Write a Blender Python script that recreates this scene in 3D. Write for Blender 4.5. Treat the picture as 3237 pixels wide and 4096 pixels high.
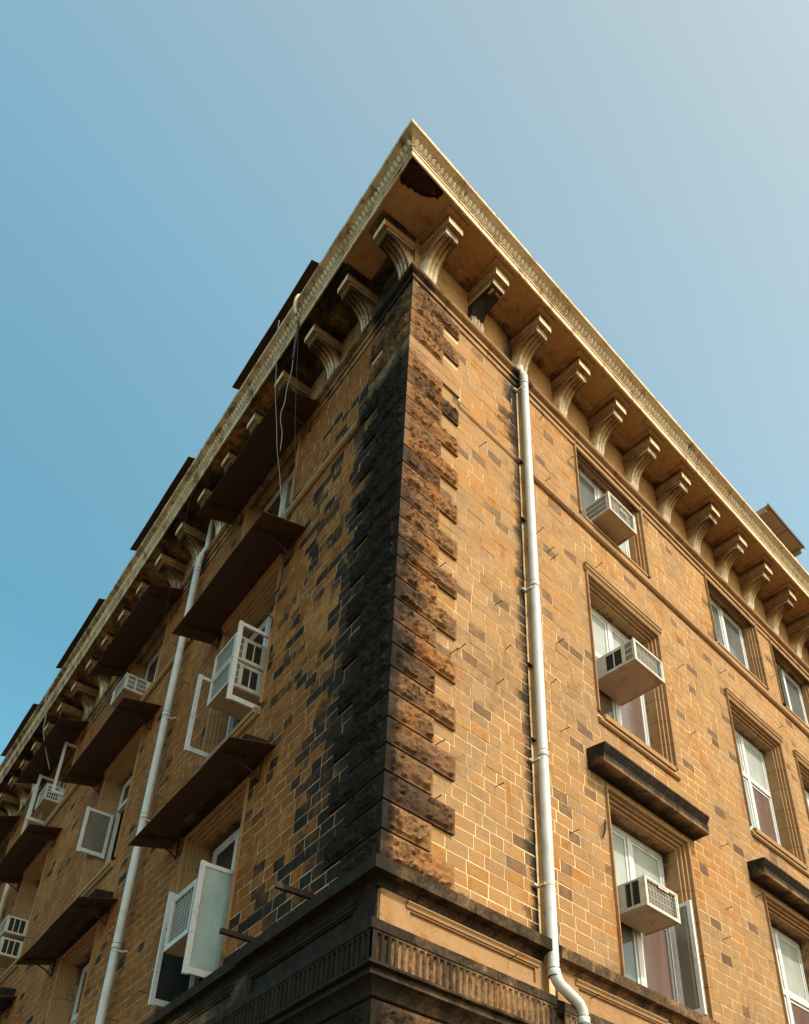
import bpy, bmesh, math, random
from mathutils import Vector, Matrix, noise
random.seed(7)
S = bpy.context.scene
for o in list(bpy.data.objects): bpy.data.objects.remove(o)
COL = S.collection

# ------------------------------------------------------------------ camera, sky, sun, exposure
AL = 1.434062322570007                      # angle between the two street fronts (82 degrees)
cam = bpy.data.cameras.new('camera'); cam_o = bpy.data.objects.new('camera', cam); COL.objects.link(cam_o)
CAMP = Vector((-4.437827, -5.250839, 1.6))
Mc = Matrix(((0.6979777, -0.3846938, -0.6040180), (-0.7160863, -0.3668054, -0.5938639), (0.0068986, 0.8470328, -0.5314959)))
cam_o.matrix_world = Matrix.Translation(CAMP) @ Mc.to_4x4()
cam.sensor_fit = 'HORIZONTAL'; cam.sensor_width = 36; cam.lens = 3809.3 / 3237 * 36
cam.shift_x = -(1828.18 - 1618.5) / 3237; cam.shift_y = (3307.73 - 2048) / 3237
cam.clip_start = .05; cam.clip_end = 2000
S.camera = cam_o

sun_dir = Vector((0.13, -1.0, 1.06)).normalized()       # towards the sun
sl = bpy.data.lights.new('sun', 'SUN'); sl.energy = 2.5; sl.angle = math.radians(.55); sl.color = (1, .92, .80)
so = bpy.data.objects.new('sun', sl); COL.objects.link(so); so.rotation_euler = sun_dir.to_track_quat('Z', 'Y').to_euler()
so.location = (0, 0, 30)
w = bpy.data.worlds.new('World'); S.world = w; w.use_nodes = True
nt = w.node_tree; bg = nt.nodes['Background']; sky = nt.nodes.new('ShaderNodeTexSky'); sky.sky_type = 'NISHITA'
sky.sun_disc = False; sky.sun_elevation = math.asin(sun_dir.z); sky.sun_rotation = math.atan2(sun_dir.x, sun_dir.y)
sky.air_density = 1.0; sky.dust_density = 1.6; sky.ozone_density = 1.0
# the dusty air: the clear-sky model is toned towards pale cyan, whiter the nearer to the sun
tcw = nt.nodes.new('ShaderNodeTexCoord'); dt = nt.nodes.new('ShaderNodeVectorMath'); dt.operation = 'DOT_PRODUCT'
nt.links.new(tcw.outputs['Generated'], dt.inputs[0]); dt.inputs[1].default_value = sun_dir
mr = nt.nodes.new('ShaderNodeMapRange'); mr.inputs[1].default_value = -.1; mr.inputs[2].default_value = .8; nt.links.new(dt.outputs['Value'], mr.inputs[0])
rp = nt.nodes.new('ShaderNodeValToRGB'); el = rp.color_ramp.elements; el.new(.4); el.new(.6)
for e_, (p_, c_) in zip(list(el), ((.09, (.383, .656, .523)), (.475, (.69, .845, .628)), (.66, (.86, .845, .585)), (.856, (.918, .814, .536)))): e_.position = p_; e_.color = c_ + (1,)
nt.links.new(mr.outputs[0], rp.inputs[0])
mx = nt.nodes.new('ShaderNodeMix'); mx.data_type = 'RGBA'; mx.blend_type = 'MULTIPLY'; mx.inputs[0].default_value = 1
nt.links.new(sky.outputs[0], mx.inputs[6]); nt.links.new(rp.outputs[0], mx.inputs[7])
nt.links.new(mx.outputs[2], bg.inputs['Color']); bg.inputs['Strength'].default_value = .27
vs = S.view_settings; vs.view_transform = 'Standard'; vs.look = 'None'; vs.exposure = .73; vs.gamma = 1; vs.use_curve_mapping = False

# ------------------------------------------------------------------ frames of reference: u along a front, v out of it, z up
uR = Vector((1, 0, 0)); nR = Vector((0, -1, 0))
uL = Vector((math.cos(AL), math.sin(AL), 0)); nL = Vector((-math.sin(AL), math.cos(AL), 0))
UU = {'R': uR, 'L': uL}; NN = {'R': nR, 'L': nL}
def P(s, u, v, z): 
    p = UU[s] * u + NN[s] * v; p.z = z; return p
def corner_u(a, b):
    """start u on the right and on the left front of the mitre of offsets a (right), b (left)"""
    s, c = math.sin(AL), math.cos(AL); x = -(b + c * a) / s; return x, x * c - a * s
COT = 1 / math.tan(AL / 2)

# ------------------------------------------------------------------ dirt of the stone (soot and black crust have places of their own)
def sm(a, b, x):
    t = max(0, min(1, (x - a) / (b - a))) if a != b else float(x > a); return t * t * (3 - 2 * t)
def n3(x, y, z=0): return .5 + .5 * noise.noise(Vector((x, y, z)))
def dirt(s, u, z):
    d = .0
    if s == 'R':
        d = .12 * n3(u * .8, z * .5, 3)
        d += (.30 + .35 * sm(13.6, 6, z)) * sm(.9, .0, u) * (.35 + n3(u * 3, z * 2, 5) * .9) + .25 * sm(.10, .0, u) * sm(12, 8, z)
        st = sm(1.80, 2.04, u) * sm(2.3, 2.12, u) if 1.7 < u < 2.3 else 0
        d = max(d, st * (.62 + .35 * n3(u * 5, z * 1.6, 1)))
        d += .5 * sm(1.0, 1.9, u) * sm(2.2, 2.1, u) * sm(12.6, 13.6, z) * sm(14.5, 14.0, z) * (n3(u * 3, z * 3, 9) > .42)
        if z < 5.6: d = max(d, .40)
    else:
        edge = 1.12 + .5 * (n3(z * 1.3, 4.2, 2) - .5)
        d = 0
        if u < .93: d = max(sm(13.4, 12.6, z) * (.56 + .62 * n3(u * 2.2, z * 1.5, 14) + .12 * sm(.7, .1, u)), .46 + .25 * (n3(u * 3, z * 3, 7) - .5))
        d = max(d, .38 * n3(u * .9 + z * .5, z * .8, 12) * sm(3.6, 1.2, u) * sm(13.6, 12.8, z) + .22 * n3(u * 2, z * .7, 4))
        for up in (6.55, 15.7): d = max(d, .5 * sm(.45, .1, abs(u - up + .2)) * n3(u * 4, z * 1.5, 8) * 1.3)
        if z < 5.6: d = max(d, .8 * sm(4.5, 2.5, u) + .5)
    return min(d, 1)

# ------------------------------------------------------------------ materials
def mat(name): 
    m = bpy.data.materials.new(name); m.use_nodes = True; n = m.node_tree
    return m, n, n.nodes['Principled BSDF'], n.links
def N(n, t, **k):
    x = n.nodes.new(t)
    for a, b in k.items(): setattr(x, a, b)
    return x
def tex(n, l, scale, detail=4, rough=.6, coord=None, stretch=None):
    g = N(n, 'ShaderNodeNewGeometry'); src = g.outputs['Position']
    if stretch:
        mp = N(n, 'ShaderNodeMapping'); mp.inputs['Scale'].default_value = stretch; l.new(src, mp.inputs['Vector']); src = mp.outputs[0]
    t = N(n, 'ShaderNodeTexNoise'); t.inputs['Scale'].default_value = scale; t.inputs['Detail'].default_value = detail
    t.inputs['Roughness'].default_value = rough; l.new(src, t.inputs['Vector']); return t.outputs['Fac']
def ramp(n, l, fac, stops):
    r = N(n, 'ShaderNodeValToRGB'); e = r.color_ramp.elements
    while len(e) < len(stops): e.new(.5)
    for x, (p, c) in zip(e, stops): x.position = p; x.color = (c + (1,)) if isinstance(c, tuple) else (c, c, c, 1)
    l.new(fac, r.inputs[0]); return r.outputs[0]
def mixc(n, l, fac, a, b, mode='MIX'):
    m = N(n, 'ShaderNodeMix', data_type='RGBA', blend_type=mode)
    for i, x in ((0, fac), (6, a), (7, b)):
        if hasattr(x, 'links'): l.new(x, m.inputs[i])
        elif isinstance(x, tuple): m.inputs[i].default_value = x + (1,)
        else: m.inputs[i].default_value = x
    return m.outputs[2]
def math_(n, l, op, a, b=0, c=0, clamp=False):
    m = N(n, 'ShaderNodeMath', operation=op, use_clamp=clamp)
    for i, x in enumerate((a, b, c)):
        if hasattr(x, 'links'): l.new(x, m.inputs[i])
        else: m.inputs[i].default_value = x
    return m.outputs[0]
def bump(n, l, h, dist, b, strength=1):
    x = N(n, 'ShaderNodeBump'); x.inputs['Distance'].default_value = dist; x.inputs['Strength'].default_value = strength
    l.new(h, x.inputs['Height']); l.new(x.outputs[0], b.inputs['Normal'])

def stone_mat(name, pal, soot=(.014, .011, .0085), grain=.006, dirtgain=1., rough=.92, spec=.12, patchy=1):
    m, n, b, l = mat(name)
    at = N(n, 'ShaderNodeAttribute', attribute_name='tint'); sp = N(n, 'ShaderNodeSeparateColor'); l.new(at.outputs['Color'], sp.inputs[0])
    tone, drt_shade, hue = sp.outputs
    big = tex(n, l, 1.1, 3); mid = tex(n, l, 9, 5, .65); fine = tex(n, l, 75, 4, .7); 
    h = math_(n, l, 'ADD', hue, math_(n, l, 'MULTIPLY', math_(n, l, 'SUBTRACT', big, .5), .75 * patchy))
    h = math_(n, l, 'ADD', h, math_(n, l, 'MULTIPLY', math_(n, l, 'SUBTRACT', mid, .5), .75))
    k = len(pal) - 1
    c = ramp(n, l, h, [(.08 + .84 * i / k, pal[i]) for i in range(k + 1)])
    tn = math_(n, l, 'ADD', .55, tone)
    tn = math_(n, l, 'MULTIPLY', tn, math_(n, l, 'ADD', .72, math_(n, l, 'MULTIPLY', fine, .56)))
    c = mixc(n, l, 1., c, tn, 'MULTIPLY')
    pit = ramp(n, l, tex(n, l, 120, 2), [(.3, .35), (.4, 1.)]); c = mixc(n, l, .6, c, pit, 'MULTIPLY')
    fl = ramp(n, l, tex(n, l, 52, 3, .6, stretch=(.8, .8, 1.9)), [(.60, 1.), (.70, .42)]); c = mixc(n, l, 1., c, fl, 'MULTIPLY')
    rust = ramp(n, l, tex(n, l, 5, 4, .6, stretch=(1, 1, .35)), [(.56, 0.), (.72, .75)])
    c = mixc(n, l, rust, c, (.28, .105, .025))
    # black crust, also the shade painted into the window reveals
    dn = tex(n, l, 4.5, 5, .68); dn2 = tex(n, l, 26, 4, .7)
    s = math_(n, l, 'ADD', math_(n, l, 'MULTIPLY', drt_shade, 1.15 * dirtgain), math_(n, l, 'MULTIPLY', math_(n, l, 'SUBTRACT', dn, .5), 1.15))
    s = math_(n, l, 'ADD', s, math_(n, l, 'MULTIPLY', math_(n, l, 'SUBTRACT', dn2, .5), .6))
    sf = ramp(n, l, s, [(.36, 0.), (.60, .72), (.86, .98)])
    sc_ = mixc(n, l, ramp(n, l, tex(n, l, 7, 6, .75, stretch=(1, 1, .45)), [(.47, 0.), (.66, 1.)]), soot, tuple(x * 2.1 + .003 for x in soot))
    c = mixc(n, l, sf, c, sc_)
    l.new(c, b.inputs['Base Color']); b.inputs['Roughness'].default_value = rough; b.inputs['Specular IOR Level'].default_value = spec
    hh = math_(n, l, 'ADD', fine, math_(n, l, 'MULTIPLY', mid, 2.2)); bump(n, l, hh, grain, b)
    return m
OCH = [(.15, .090, .055), (.235, .142, .076), (.300, .186, .094), (.335, .180, .070), (.310, .135, .038), (.215, .080, .022)]
M = {}
M['stone'] = stone_mat('sandstone', OCH)
M['rock'] = stone_mat('rock_faced_sandstone', [(.08, .047, .030), (.155, .084, .044), (.235, .127, .058), (.27, .130, .050), (.18, .065, .022)], grain=.012)
M['trim'] = stone_mat('dressed_sandstone', [(.195, .112, .056), (.280, .166, .084), (.325, .196, .098), (.285, .140, .052)], grain=.0015)
M['mortar'] = stone_mat('lime_mortar', [(.24, .135, .06), (.40, .26, .13), (.56, .42, .24), (.60, .46, .27)], dirtgain=.5, grain=.003)
M['plaster'] = stone_mat('cream_plaster', [(.23, .125, .052), (.36, .225, .11), (.54, .43, .29), (.62, .525, .375), (.48, .34, .19)], soot=(.018, .014, .010), grain=.0012)
M['soffit'] = stone_mat('stained_soffit_plaster', [(.19, .095, .038), (.34, .19, .08), (.42, .25, .115), (.38, .205, .078), (.25, .112, .036)], soot=(.012, .010, .008), grain=.0015)
M['frieze'] = M['soffit']
def simple(name, col, rough=.6, metal=0, spec=.4, noise_=.25, sc=12, bmp=0, dirtc=None, dirtlo=.55, dirthi=.75):
    m, n, b, l = mat(name); f = tex(n, l, sc, 5, .65); f2 = tex(n, l, sc * 7, 3)
    k = math_(n, l, 'ADD', 1 - noise_ * .5, math_(n, l, 'MULTIPLY', math_(n, l, 'ADD', math_(n, l, 'MULTIPLY', f, .7), math_(n, l, 'MULTIPLY', f2, .3)), noise_))
    c = mixc(n, l, 1., tuple(col), k, 'MULTIPLY')
    if dirtc:
        g = ramp(n, l, tex(n, l, sc * .6, 5, .7), [(dirtlo, 0.), (dirthi, .8)]); c = mixc(n, l, g, c, dirtc)
    l.new(c, b.inputs['Base Color']); b.inputs['Roughness'].default_value = rough; b.inputs['Metallic'].default_value = metal
    b.inputs['Specular IOR Level'].default_value = spec
    if bmp: bump(n, l, f2, bmp, b)
    return m
M['paint'] = simple('flaking_white_paint', (.55, .56, .58), .55, noise_=.45, sc=18, bmp=.0015, dirtc=(.20, .17, .14), dirtlo=.58, dirthi=.72)
M['pvc'] = simple('white_plastic_pipe', (.53, .55, .56), .4, noise_=.2, sc=5, dirtc=(.30, .26, .21), dirtlo=.52, dirthi=.85)
M['pvc_cream'] = simple('cream_painted_pipe', (.50, .42, .28), .5, noise_=.2, sc=6)
M['rubber'] = simple('pipe_joint_rubber', (.015, .015, .016), .6, noise_=.1)
M['ac'] = simple('enamelled_white_steel', (.52, .495, .44), .42, noise_=.3, sc=9, dirtc=(.26, .19, .12), dirtlo=.5, dirthi=.78)
M['ac_under'] = simple('rusty_steel_underside', (.42, .31, .22), .7, noise_=.4, sc=8, dirtc=(.13, .06, .03), dirtlo=.55, dirthi=.75)
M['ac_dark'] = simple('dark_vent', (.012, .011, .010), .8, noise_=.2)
M['wire'] = simple('pale_guard_wire', (.45, .44, .41), .5, noise_=.2)
M['canopy'] = simple('brown_painted_sheet', (.066, .034, .020), .62, noise_=.5, sc=5, spec=.25, dirtc=(.035, .02, .014), dirtlo=.5, dirthi=.8)
M['canopy_tan'] = simple('weathered_tan_board', (.33, .25, .18), .8, noise_=.4, sc=6, dirtc=(.09, .065, .05), dirtlo=.55, dirthi=.8)
M['iron'] = simple('rusted_iron', (.035, .018, .012), .8, noise_=.5, sc=30)
M['cable_black'] = simple('black_cable', (.02, .02, .021), .6, noise_=.1)
M['cable_white'] = simple('grey_cable', (.26, .26, .26), .6, noise_=.1)
M['interior'] = simple('dark_interior', (.03, .024, .02), .9, noise_=.3)
M['void'] = stone_mat('broken_plaster_void', [(.03, .018, .011), (.055, .03, .017), (.075, .04, .02)], grain=.012)
M['coil'] = None
def coil():
    m, n, b, l = mat('aluminium_fins'); g = N(n, 'ShaderNodeNewGeometry'); wv = N(n, 'ShaderNodeTexWave', wave_type='BANDS', bands_direction='Z')
    wv.inputs['Scale'].default_value = 22; l.new(g.outputs['Position'], wv.inputs['Vector'])
    f = tex(n, l, 14, 4); c = ramp(n, l, wv.outputs['Fac'], [(.2, (.13, .12, .10)), (.8, (.30, .28, .24))])
    c = mixc(n, l, math_(n, l, 'MULTIPLY', f, .7), c, (.12, .09, .06)); l.new(c, b.inputs['Base Color']); b.inputs['Roughness'].default_value = .6
    bump(n, l, wv.outputs['Fac'], .004, b); return m
M['coil'] = coil()
def glass(name, col, rough=.12, alpha=1):
    m, n, b, l = mat(name); f = tex(n, l, 3.5, 5, .6, stretch=(1, 1, .5))
    c = mixc(n, l, ramp(n, l, f, [(.35, .0), (.75, .75)]), tuple(col), tuple(x * .55 for x in col)); l.new(c, b.inputs['Base Color'])
    b.inputs['Roughness'].default_value = rough; b.inputs['Specular IOR Level'].default_value = .7
    bump(n, l, tex(n, l, 2.2, 2), .02, b, .5)
    if alpha < 1: b.inputs['Alpha'].default_value = alpha
    return m
M['glass_pale'] = glass('frosted_pale_glass', (.36, .40, .38), .35)
M['glass_grey'] = glass('grey_window_glass', (.13, .145, .145), .12)
M['glass_pink'] = glass('rose_brown_glass', (.15, .10, .085), .15)
M['glass_blue'] = glass('bluish_dusty_glass', (.34, .46, .48), .25)
M['glass_dark'] = glass('dark_window_glass', (.03, .033, .033), .08)
M['glass_film'] = glass('dusty_see_through_glass', (.22, .21, .18), .25, .55)
M['red_print'] = simple('red_print', (.42, .06, .03), .6, noise_=.05)
M['white_print'] = simple('white_print', (.75, .75, .72), .5, noise_=.05)
M['grey_print'] = simple('grey_print', (.30, .31, .33), .5, noise_=.05)
M['ground'] = simple('dusty_ground', (.115, .078, .042), .95, noise_=.4, sc=3)
M['pave'] = simple('pavement_concrete', (.15, .105, .065), .9, noise_=.3, sc=4)

# ------------------------------------------------------------------ object helpers
def tag(o, label=None, cat=None, group=None, kind=None):
    if label: o['label'] = label
    if cat: o['category'] = cat
    if group: o['group'] = group
    if kind: o['kind'] = kind
    return o
def empty(name, loc, **k):
    o = bpy.data.objects.new(name, None); COL.objects.link(o); o.location = loc; o.empty_display_size = .2; return tag(o, **k)
def root_loc(p):
    v = Vector((0, 0, 0))
    while p is not None: v += p.location; p = p.parent
    return v
class MB:
    """collects faces in world coordinates with a tint (tone, dirt and painted shade, hue) for each face corner"""
    def __init__(s): s.v = []; s.f = []; s.t = []
    def vert(s, p): s.v.append(tuple(p)); return len(s.v) - 1
    def face(s, pts, t=(.5, 0, .5)):
        i = [s.vert(p) for p in pts]; s.f.append(i); s.t.append(t if isinstance(t, list) else [t] * len(i))
    def mesh(s, name, origin=Vector((0, 0, 0)), merge=True, smooth=False):
        me = bpy.data.meshes.new(name); me.from_pydata([tuple(Vector(p) - origin) for p in s.v], [], s.f)
        a = me.attributes.new('tint', 'FLOAT_COLOR', 'CORNER'); k = 0; buf = []
        for t in s.t:
            for c in t: buf += [c[0], c[1], c[2], 1.]
        a.data.foreach_set('color', buf)
        if merge:
            bm = bmesh.new(); bm.from_mesh(me); bmesh.ops.remove_doubles(bm, verts=bm.verts, dist=1e-5)
            bmesh.ops.recalc_face_normals(bm, faces=bm.faces); bm.to_mesh(me); bm.free()
        if smooth:
            me.shade_smooth()
        return me
    def build(s, name, m, parent=None, smooth=False, merge=True, loc=None, sharp=None):
        L0 = root_loc(parent) if loc is None else (root_loc(parent) + loc)
        me = s.mesh(name, L0, merge, smooth)
        for x in (m if isinstance(m, list) else [m]): me.materials.append(M[x])
        o = bpy.data.objects.new(name, me); COL.objects.link(o)
        if parent: o.parent = parent
        if loc is not None: o.location = loc
        if smooth and sharp: me.set_sharp_from_angle(angle=sharp)
        return o
    # shapes
    def box(s, sd, u0, u1, v0, v1, z0, z1, t=(.5, 0, .5), bev=0, skip=''):
        c = lambda u, v, z: P(sd, u, v, z)
        q = [('b', (u0, v0, z0), (u1, v0, z0), (u1, v0, z1), (u0, v0, z1)), ('f', (u0, v1, z0), (u1, v1, z0), (u1, v1, z1), (u0, v1, z1)),
             ('l', (u0, v0, z0), (u0, v1, z0), (u0, v1, z1), (u0, v0, z1)), ('r', (u1, v0, z0), (u1, v1, z0), (u1, v1, z1), (u1, v0, z1)),
             ('d', (u0, v0, z0), (u1, v0, z0), (u1, v1, z0), (u0, v1, z0)), ('t', (u0, v0, z1), (u1, v0, z1), (u1, v1, z1), (u0, v1, z1))]
        for k in q:
            if k[0] not in skip: s.face([c(*p) for p in k[1:]], t)
    def tube(s, pts, r, n=8, t=(.5, 0, .5), cap=True):
        pts = [Vector(p) for p in pts]; rings = []; rr = r if isinstance(r, list) else [r] * len(pts); prev = None
        for i, p in enumerate(pts):
            d = (pts[min(i + 1, len(pts) - 1)] - pts[max(i - 1, 0)]).normalized()
            if prev is None: a = d.orthogonal().normalized()
            else: a = (prev - d * prev.dot(d)).normalized()
            prev = a; b = d.cross(a)
            rings.append([s.vert(p + (a * math.cos(6.28318 * k / n) + b * math.sin(6.28318 * k / n)) * rr[i]) for k in range(n)])
        for i in range(len(rings) - 1):
            for k in range(n):
                s.f.append([rings[i][k], rings[i][(k + 1) % n], rings[i + 1][(k + 1) % n], rings[i + 1][k]]); s.t.append([t] * 4)
        if cap:
            for r_ in (rings[0], rings[-1]): s.f.append(list(r_)); s.t.append([t] * n)
    def extrude(s, sd, prof, a0, a1, axis='u', tint=None, caps=(True, True), step=.25, closed=False):
        """prof: list of (p,q); a0/a1: numbers or functions of the profile index giving start/end; axis u: prof=(v,z); axis z: prof=(u,v)"""
        f0 = a0 if callable(a0) else (lambda i: a0); f1 = a1 if callable(a1) else (lambda i: a1)
        nseg = max(1, int(abs(f1(0) - f0(0)) / step)); k = len(prof)
        def pt(i, j):
            a = f0(i) + (f1(i) - f0(i)) * j / nseg
            return (a, prof[i][0], prof[i][1]) if axis == 'u' else (prof[i][0], prof[i][1], a)
        rng = range(k if closed else k - 1)
        for j in range(nseg):
            for i in rng:
                i2 = (i + 1) % k; q = [pt(i, j), pt(i2, j), pt(i2, j + 1), pt(i, j + 1)]
                s.face([P(sd, *x) for x in q], [tint(sd, *x) for x in q] if tint else (.5, 0, .5))
        for c, j in ((caps[0], 0), (caps[1], nseg)):
            if c:
                q = [pt(i, j) for i in range(k)]; s.face([P(sd, *x) for x in q], [tint(sd, *x) for x in q] if tint else (.5, 0, .5))
def tint_of(tone=.5, hue=.5, extra=0., mul=1.):
    return lambda sd, u, v, z: (tone, min(1, dirt(sd, u, z) * mul + extra), hue)

# ================================================================== ground
g = MB(); g.face([(-300, -300, 0), (300, -300, 0), (300, 300, 0), (-300, 300, 0)]); o = g.build('ground', 'ground'); tag(o, kind='structure')
g = MB()
for (sd, u1) in (('R', 16.), ('L', 22.)):
    g.face([P(sd, -2.2 * COT, 2.2, .12), P(sd, u1, 2.2, .12), P(sd, u1, 0, .12), P(sd, 0, 0, .12)])
    g.face([P(sd, -2.2 * COT, 2.2, .12), P(sd, u1, 2.2, .12), P(sd, u1, 2.2, 0), P(sd, -2.2 * COT, 2.2, 0)])
tag(g.build('pavement', 'pave'), kind='structure')

# ================================================================== the building
B = empty('building', (0, 0, 0), label='weathered ochre sandstone corner building with heavy bracketed cornice and soot-blackened corner', cat='building')
UMAX = {'R': 14.0, 'L': 20.5}
# openings (u0, u1, z0, z1, frame depth) ; rows: top, middle, lower
ROWS = [(12.80, 14.36, .20), (9.12, 11.45, .27), (5.56, 7.86, .31)]
COLS = {'R': [3.51, 7.20, 9.50], 'L': [3.06, 7.88, 12.72, 17.56]}
WID = {'R': 1.50, 'L': 1.45}
OPEN = {s: [(u, u + WID[s], r[0], r[1], r[2], ci, ri) for ci, u in enumerate(COLS[s]) for ri, r in enumerate(ROWS)] for s in 'RL'}

# backing wall with mortar
mb = MB()
for sd in 'RL':
    us = sorted({0., UMAX[sd]} | {x + d for u in COLS[sd] for x, d in ((u, -.13), (u + WID[sd], .13))} | ({2.05, 2.16} if sd == 'R' else set()))
    fu = []
    for a, b in zip(us, us[1:]):
        n = max(1, int((b - a) / .3)); fu += [a + (b - a) * i / n for i in range(n)]
    fu.append(us[-1])
    zs = sorted({0., 2.5, 4.36, 15.5} | {x for r in ROWS for x in (r[0] - .03, r[1] + .13)}); fz = []
    for a, b in zip(zs, zs[1:]):
        n = max(1, int((b - a) / .3)); fz += [a + (b - a) * i / n for i in range(n)]
    fz.append(zs[-1])
    for a, b in zip(fu, fu[1:]):
        for c, d in zip(fz, fz[1:]):
            um, zm = (a + b) / 2, (c + d) / 2
            if any(o[0] - .13 < um < o[1] + .13 and o[2] - .03 < zm < o[3] + .13 for o in OPEN[sd]): continue
            vv = -.06 if (sd == 'R' and 2.05 < um < 2.16) else 0.
            q = [(a, c), (b, c), (b, d), (a, d)]
            ti = [((.50 if sd == 'R' else .36) + .3 * n3(x, y, 31), min(1, dirt(sd, x, y) * .9), .35 + .5 * n3(x * .5, y * .4, 17)) for x, y in q]
            mb.face([P(sd, x, vv, y) for x, y in q], ti)
    if sd == 'R':
        for ue in (2.05, 2.16): mb.face([P('R', ue, 0, 0), P('R', ue, -.06, 0), P('R', ue, -.06, 15.5), P('R', ue, 0, 15.5)], (.4, .5, .5))
tag(mb.build('mortar_wall', 'mortar', B), label='sandstone wall bedded in pale lime mortar')
# dark core behind the openings, attic above the cornice
mb = MB()
for sd in 'RL':
    mb.face([P(sd, 1.3, -.9, 0), P(sd, UMAX[sd], -.9, 0), P(sd, UMAX[sd], -.9, 15.6), P(sd, 1.3, -.9, 15.6)])
    for r in ROWS:
        for zz in (r[0] - .03, r[1] + .14): mb.face([P(sd, 1.3, -.01, zz), P(sd, UMAX[sd], -.01, zz), P(sd, UMAX[sd], -.9, zz), P(sd, 1.3, -.9, zz)])
    for u in COLS[sd]:
        for ue in (u - .14, u + WID[sd] + .14): mb.face([P(sd, ue, -.01, 5), P(sd, ue, -.9, 5), P(sd, ue, -.9, 15), P(sd, ue, -.01, 15)])
mb.build('inner_wall', 'interior', B)
mb = MB()
cR, cL = UMAX['R'], UMAX['L']
for sd in 'RL': mb.face([P(sd, 0, -.05, 15.8), P(sd, UMAX[sd], -.05, 15.8), P(sd, UMAX[sd], -.05, 18.4), P(sd, 0, -.05, 18.4)])
p0, p1, p2 = P('R', 0, 0, 18.4), P('R', cR, 0, 18.4), P('L', cL, 0, 18.4)
mb.face([p0, p1, p1 + uL * cL, p2])
for (a, b) in ((p1, p1 + uL * cL), (p2, p1 + uL * cL)): mb.face([a, b, Vector((b.x, b.y, 0)), Vector((a.x, a.y, 0))])
mb.build('attic_wall', 'trim', B)

# ------------------------------------------------------------------ coursed stones
H = .1504
QZ = []                                     # quoin courses
z = 5.55
while z < 12.7: QZ.append(z); z += 2 * H
QZT = [13.13 + .3 * i for i in range(4)]
def qlen(sd, z):
    if z > 13.0: k = int(round((z - 13.13) / .3)); L_ = k % 2 == 1
    else: k = int(round((z - 5.55) / (2 * H))); L_ = k % 2 == 0
    if sd == 'R': return .845 if L_ else .55
    return .61 if L_ else .92
def row_start(sd, z):
    if z < 12.76: return qlen(sd, QZ[max(0, min(len(QZ) - 1, int((z + .02 - 5.55) / (2 * H))))])
    if z < 13.10: return .9
    return qlen(sd, QZT[max(0, min(3, int((z + .02 - 13.13) / .3)))])
bricks = []
PATCH = {}
rz = 5.55 - H; rows = []
while rz < 14.33: rows.append((rz, min(rz + H, 14.33))); rz += H
for sd in 'RL':
    for ri, (z0, z1) in enumerate(rows):
        if z1 - z0 < .05: continue
        zm = (z0 + z1) / 2
        if z1 < 5.5: continue
        iv = [(row_start(sd, zm), UMAX[sd])]
        if sd == 'R': iv = [(iv[0][0], 2.05), (2.16, UMAX[sd])]
        for o in OPEN[sd]:
            if z1 > o[2] - .03 and z0 < o[3] + .06:
                nv = []
                for a, b in iv:
                    if o[1] + .125 <= a or o[0] - .125 >= b: nv.append((a, b)); continue
                    if o[0] - .125 > a: nv.append((a, o[0] - .125))
                    if o[1] + .125 < b: nv.append((o[1] + .125, b))
                iv = nv
        rnd = random.Random(ri * 7 + (sd == 'L') * 991)
        for a, b in iv:
            u = a + (.0 if a < 1 else 0)
            while u < b - .02:
                ln = rnd.choice((.20, .22, .24, .26, .28, .31)) if sd == 'R' else rnd.choice((.2, .23, .26, .29, .33))
                if b - (u + ln) < .1: ln = b - u
                if ln > .4: ln /= 2
                bricks.append((sd, u, min(u + ln, b), z0, z1)); u += ln
def project(p):
    c = Mc.transposed() @ (p - CAMP)
    return (c.x / -c.z, c.y / -c.z) if c.z < -.1 else None
FX = 3809.3
def visible_area(sd, u0, u1, z0, z1):
    q = [project(P(sd, u, 0, z)) for u, z in ((u0, z0), (u1, z0), (u1, z1), (u0, z1))]
    if any(x is None for x in q): return 0
    px = [(1828.2 + FX * x, 3307.7 - FX * y) for x, y in q]; cx = sum(x for x, _ in px) / 4; cy = sum(y for _, y in px) / 4
    if not (0 < cx < 3237 and 0 < cy < 4096): return 0
    return abs(sum(px[i][0] * px[(i + 1) % 4][1] - px[(i + 1) % 4][0] * px[i][1] for i in range(4))) / 2
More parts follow.
